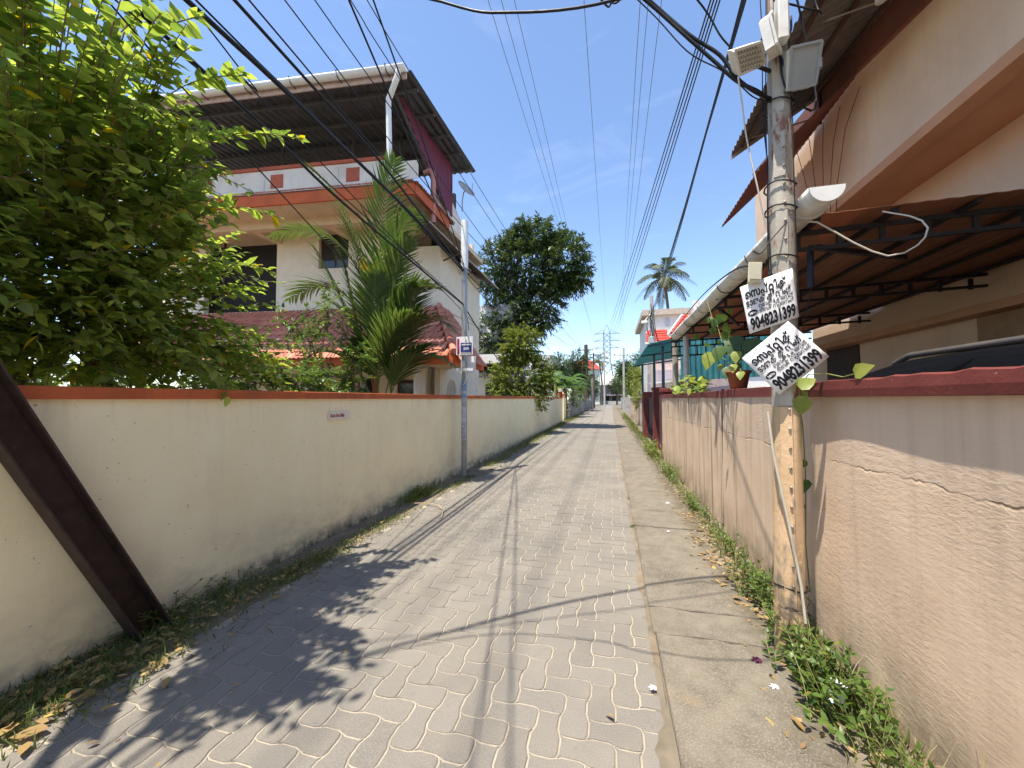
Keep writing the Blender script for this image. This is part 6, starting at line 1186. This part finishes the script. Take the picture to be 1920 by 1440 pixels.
# fallen leaves: a carpet of litter plus the ones that can be told apart
def litter(regions, lab):
    P_, D_, U_, S_ = [], [], [], []
    for (x, y, rx, ry, n, s_) in regions:
        for k in range(n): a = random.random() * 6.28; P_.append((x + random.gauss(0, rx), y + random.gauss(0, ry), .022 + random.random() * .012)); D_.append((math.cos(a), math.sin(a), random.gauss(0, .15))); U_.append((random.gauss(0, .3), random.gauss(0, .3), 1)); S_.append(s_ * random.uniform(.5, 1.3))
    P_ = np.array(P_); P_[:, 0] = np.clip(P_[:, 0], -3.05, 1.22); V, F = leaves(P_, D_, U_, S_, np.array(S_) * .5, -.15, .3); V[:, 2] = np.maximum(V[:, 2], .012); tag(np_obj('leaf_litter', V, F, L_dry, None, rvar(len(P_)), True), lab, 'leaf litter', kind='stuff')
litter([(1.0, 3.55, .10, .3, 170, .045), (1.02, 4.4, .10, .4, 170, .045), (1.0, 5.3, .1, .5, 130, .04), (1.02, 7, .1, 1, 120, .05), (1.0, 2.3, .1, .4, 60, .05), (.95, 1.7, .15, .3, 30, .05)], 'dry fallen leaves along the weeds on right walkway')
litter([(-2.78, 1.9, .16, .4, 150, .05), (-2.75, 2.6, .14, .4, 110, .045), (-2.8, 3.4, .12, .5, 70, .04), (-2.8, 1.25, .18, .25, 90, .07), (-2.3, 2.0, .5, .6, 40, .03)], 'dry fallen leaves along foot of cream wall')
dl = [one_leaf_mesh('fallen_leaf', L_dry, .13, .07, -.15, .35, v_) for v_ in (.3, .6, .95)]
for k, (x, y, s_, lab) in enumerate(((-2.52, 1.24, 1.0, 'largest curled dry leaf near bottom left corner'), (-2.70, 1.22, .9, 'broad tan dry leaf at bottom left by the wall'), (-2.42, 1.36, .6, 'dry tan leaf on paving right of the bottom left pile'), (-2.62, 1.46, .7, 'dry leaf in shaded grass below the brown strut'), (-2.35, 1.62, .6, 'lone small dry leaf on shaded paving'), (.86, 2.16, .6, 'yellow fallen leaf on walkway beside big weed clump'), (.84, 2.08, .6, 'second yellow fallen leaf just below it on walkway'), (1.02, 1.86, .7, 'crumpled yellow leaf near bottom right weeds'), (.0, 1.95, .4, 'tiny pale leaf on paving near the slab joint'), (.88, 3.3, .6, 'brown fallen leaf on walkway left of near pole foot'))):
    tag(put('fallen_leaf', dl[k % 3], None, (x, y, .035), (random.gauss(0, .25), random.gauss(0, .2), random.random() * 6)), lab, 'leaf', 'larger fallen leaves').scale = (s_,) * 3
# rubbish in the weeds
m_pla = plain('white_plastic', (.78, .78, .80), .35, .06, 20, .3, 30); m_pur = plain('purple_wrap', (.10, .02, .06), .4, .3, 20, .2)
def crumple(name, c0, s_, mat, lab):
    mb = MB(); n = 9
    def g2(u, v): a = u * 6.28; b = v * 3.14; r_ = s_ * (1 + .35 * math.sin(5 * a + 3 * b) + .25 * math.sin(9 * b + a * 2)); return (c0[0] + r_ * math.sin(b) * math.cos(a) * 1.3, c0[1] + r_ * math.sin(b) * math.sin(a), c0[2] + r_ * math.cos(b) * .6)
    tag(mb.grid(14, 8, g2).build(name, mat), lab, 'litter', 'rubbish in the weeds')
crumple('plastic_scrap', (1.05, 2.30, .07), .03, m_pla, 'white plastic scrap inside the biggest weed clump'); crumple('plastic_scrap', (1.10, 2.36, .10), .026, m_pla, 'smaller white plastic scrap deep in the biggest weed clump'); crumple('plastic_scrap', (.82, 2.36, .035), .013, m_pla, 'white paper ball on walkway edge by big weeds'); crumple('plastic_scrap', (.20, 2.2, .03), .012, m_pla, 'tiny white scrap on the slab joint'); crumple('wrapper', (.80, 2.56, .04), .018, m_pur, 'purple foil wrapper by weeds at pole foot'); crumple('plastic_scrap', (1.0, 2.55, .06), .02, m_pla, 'white scrap behind the purple wrapper')
crumple('plastic_scrap', (.78, 6.0, .04), .016, m_pla, 'white scrap on walkway far beside peach wall'); crumple('plastic_scrap', (.62, 4.75, .035), .010, m_pla, 'flat white scrap on walkway middle distance')
tag(MB().tube(bez((-2.80, 5.1, .03), (-2.25, 5.25, .06), (-2.10, 4.52, .025), 14), .006, 6).build('dry_stick', plain('dry_stick', (.45, .36, .22), .8)), 'curved pale dry stalk lying on paving by left grass tuft', 'stick')
tag(MB().bbox((-2.85, 7.3, -.01), (-2.45, 8.3, .03), .03).build('concrete_pad', m_conc), 'small concrete pad at foot of slim left pole', 'concrete pad')
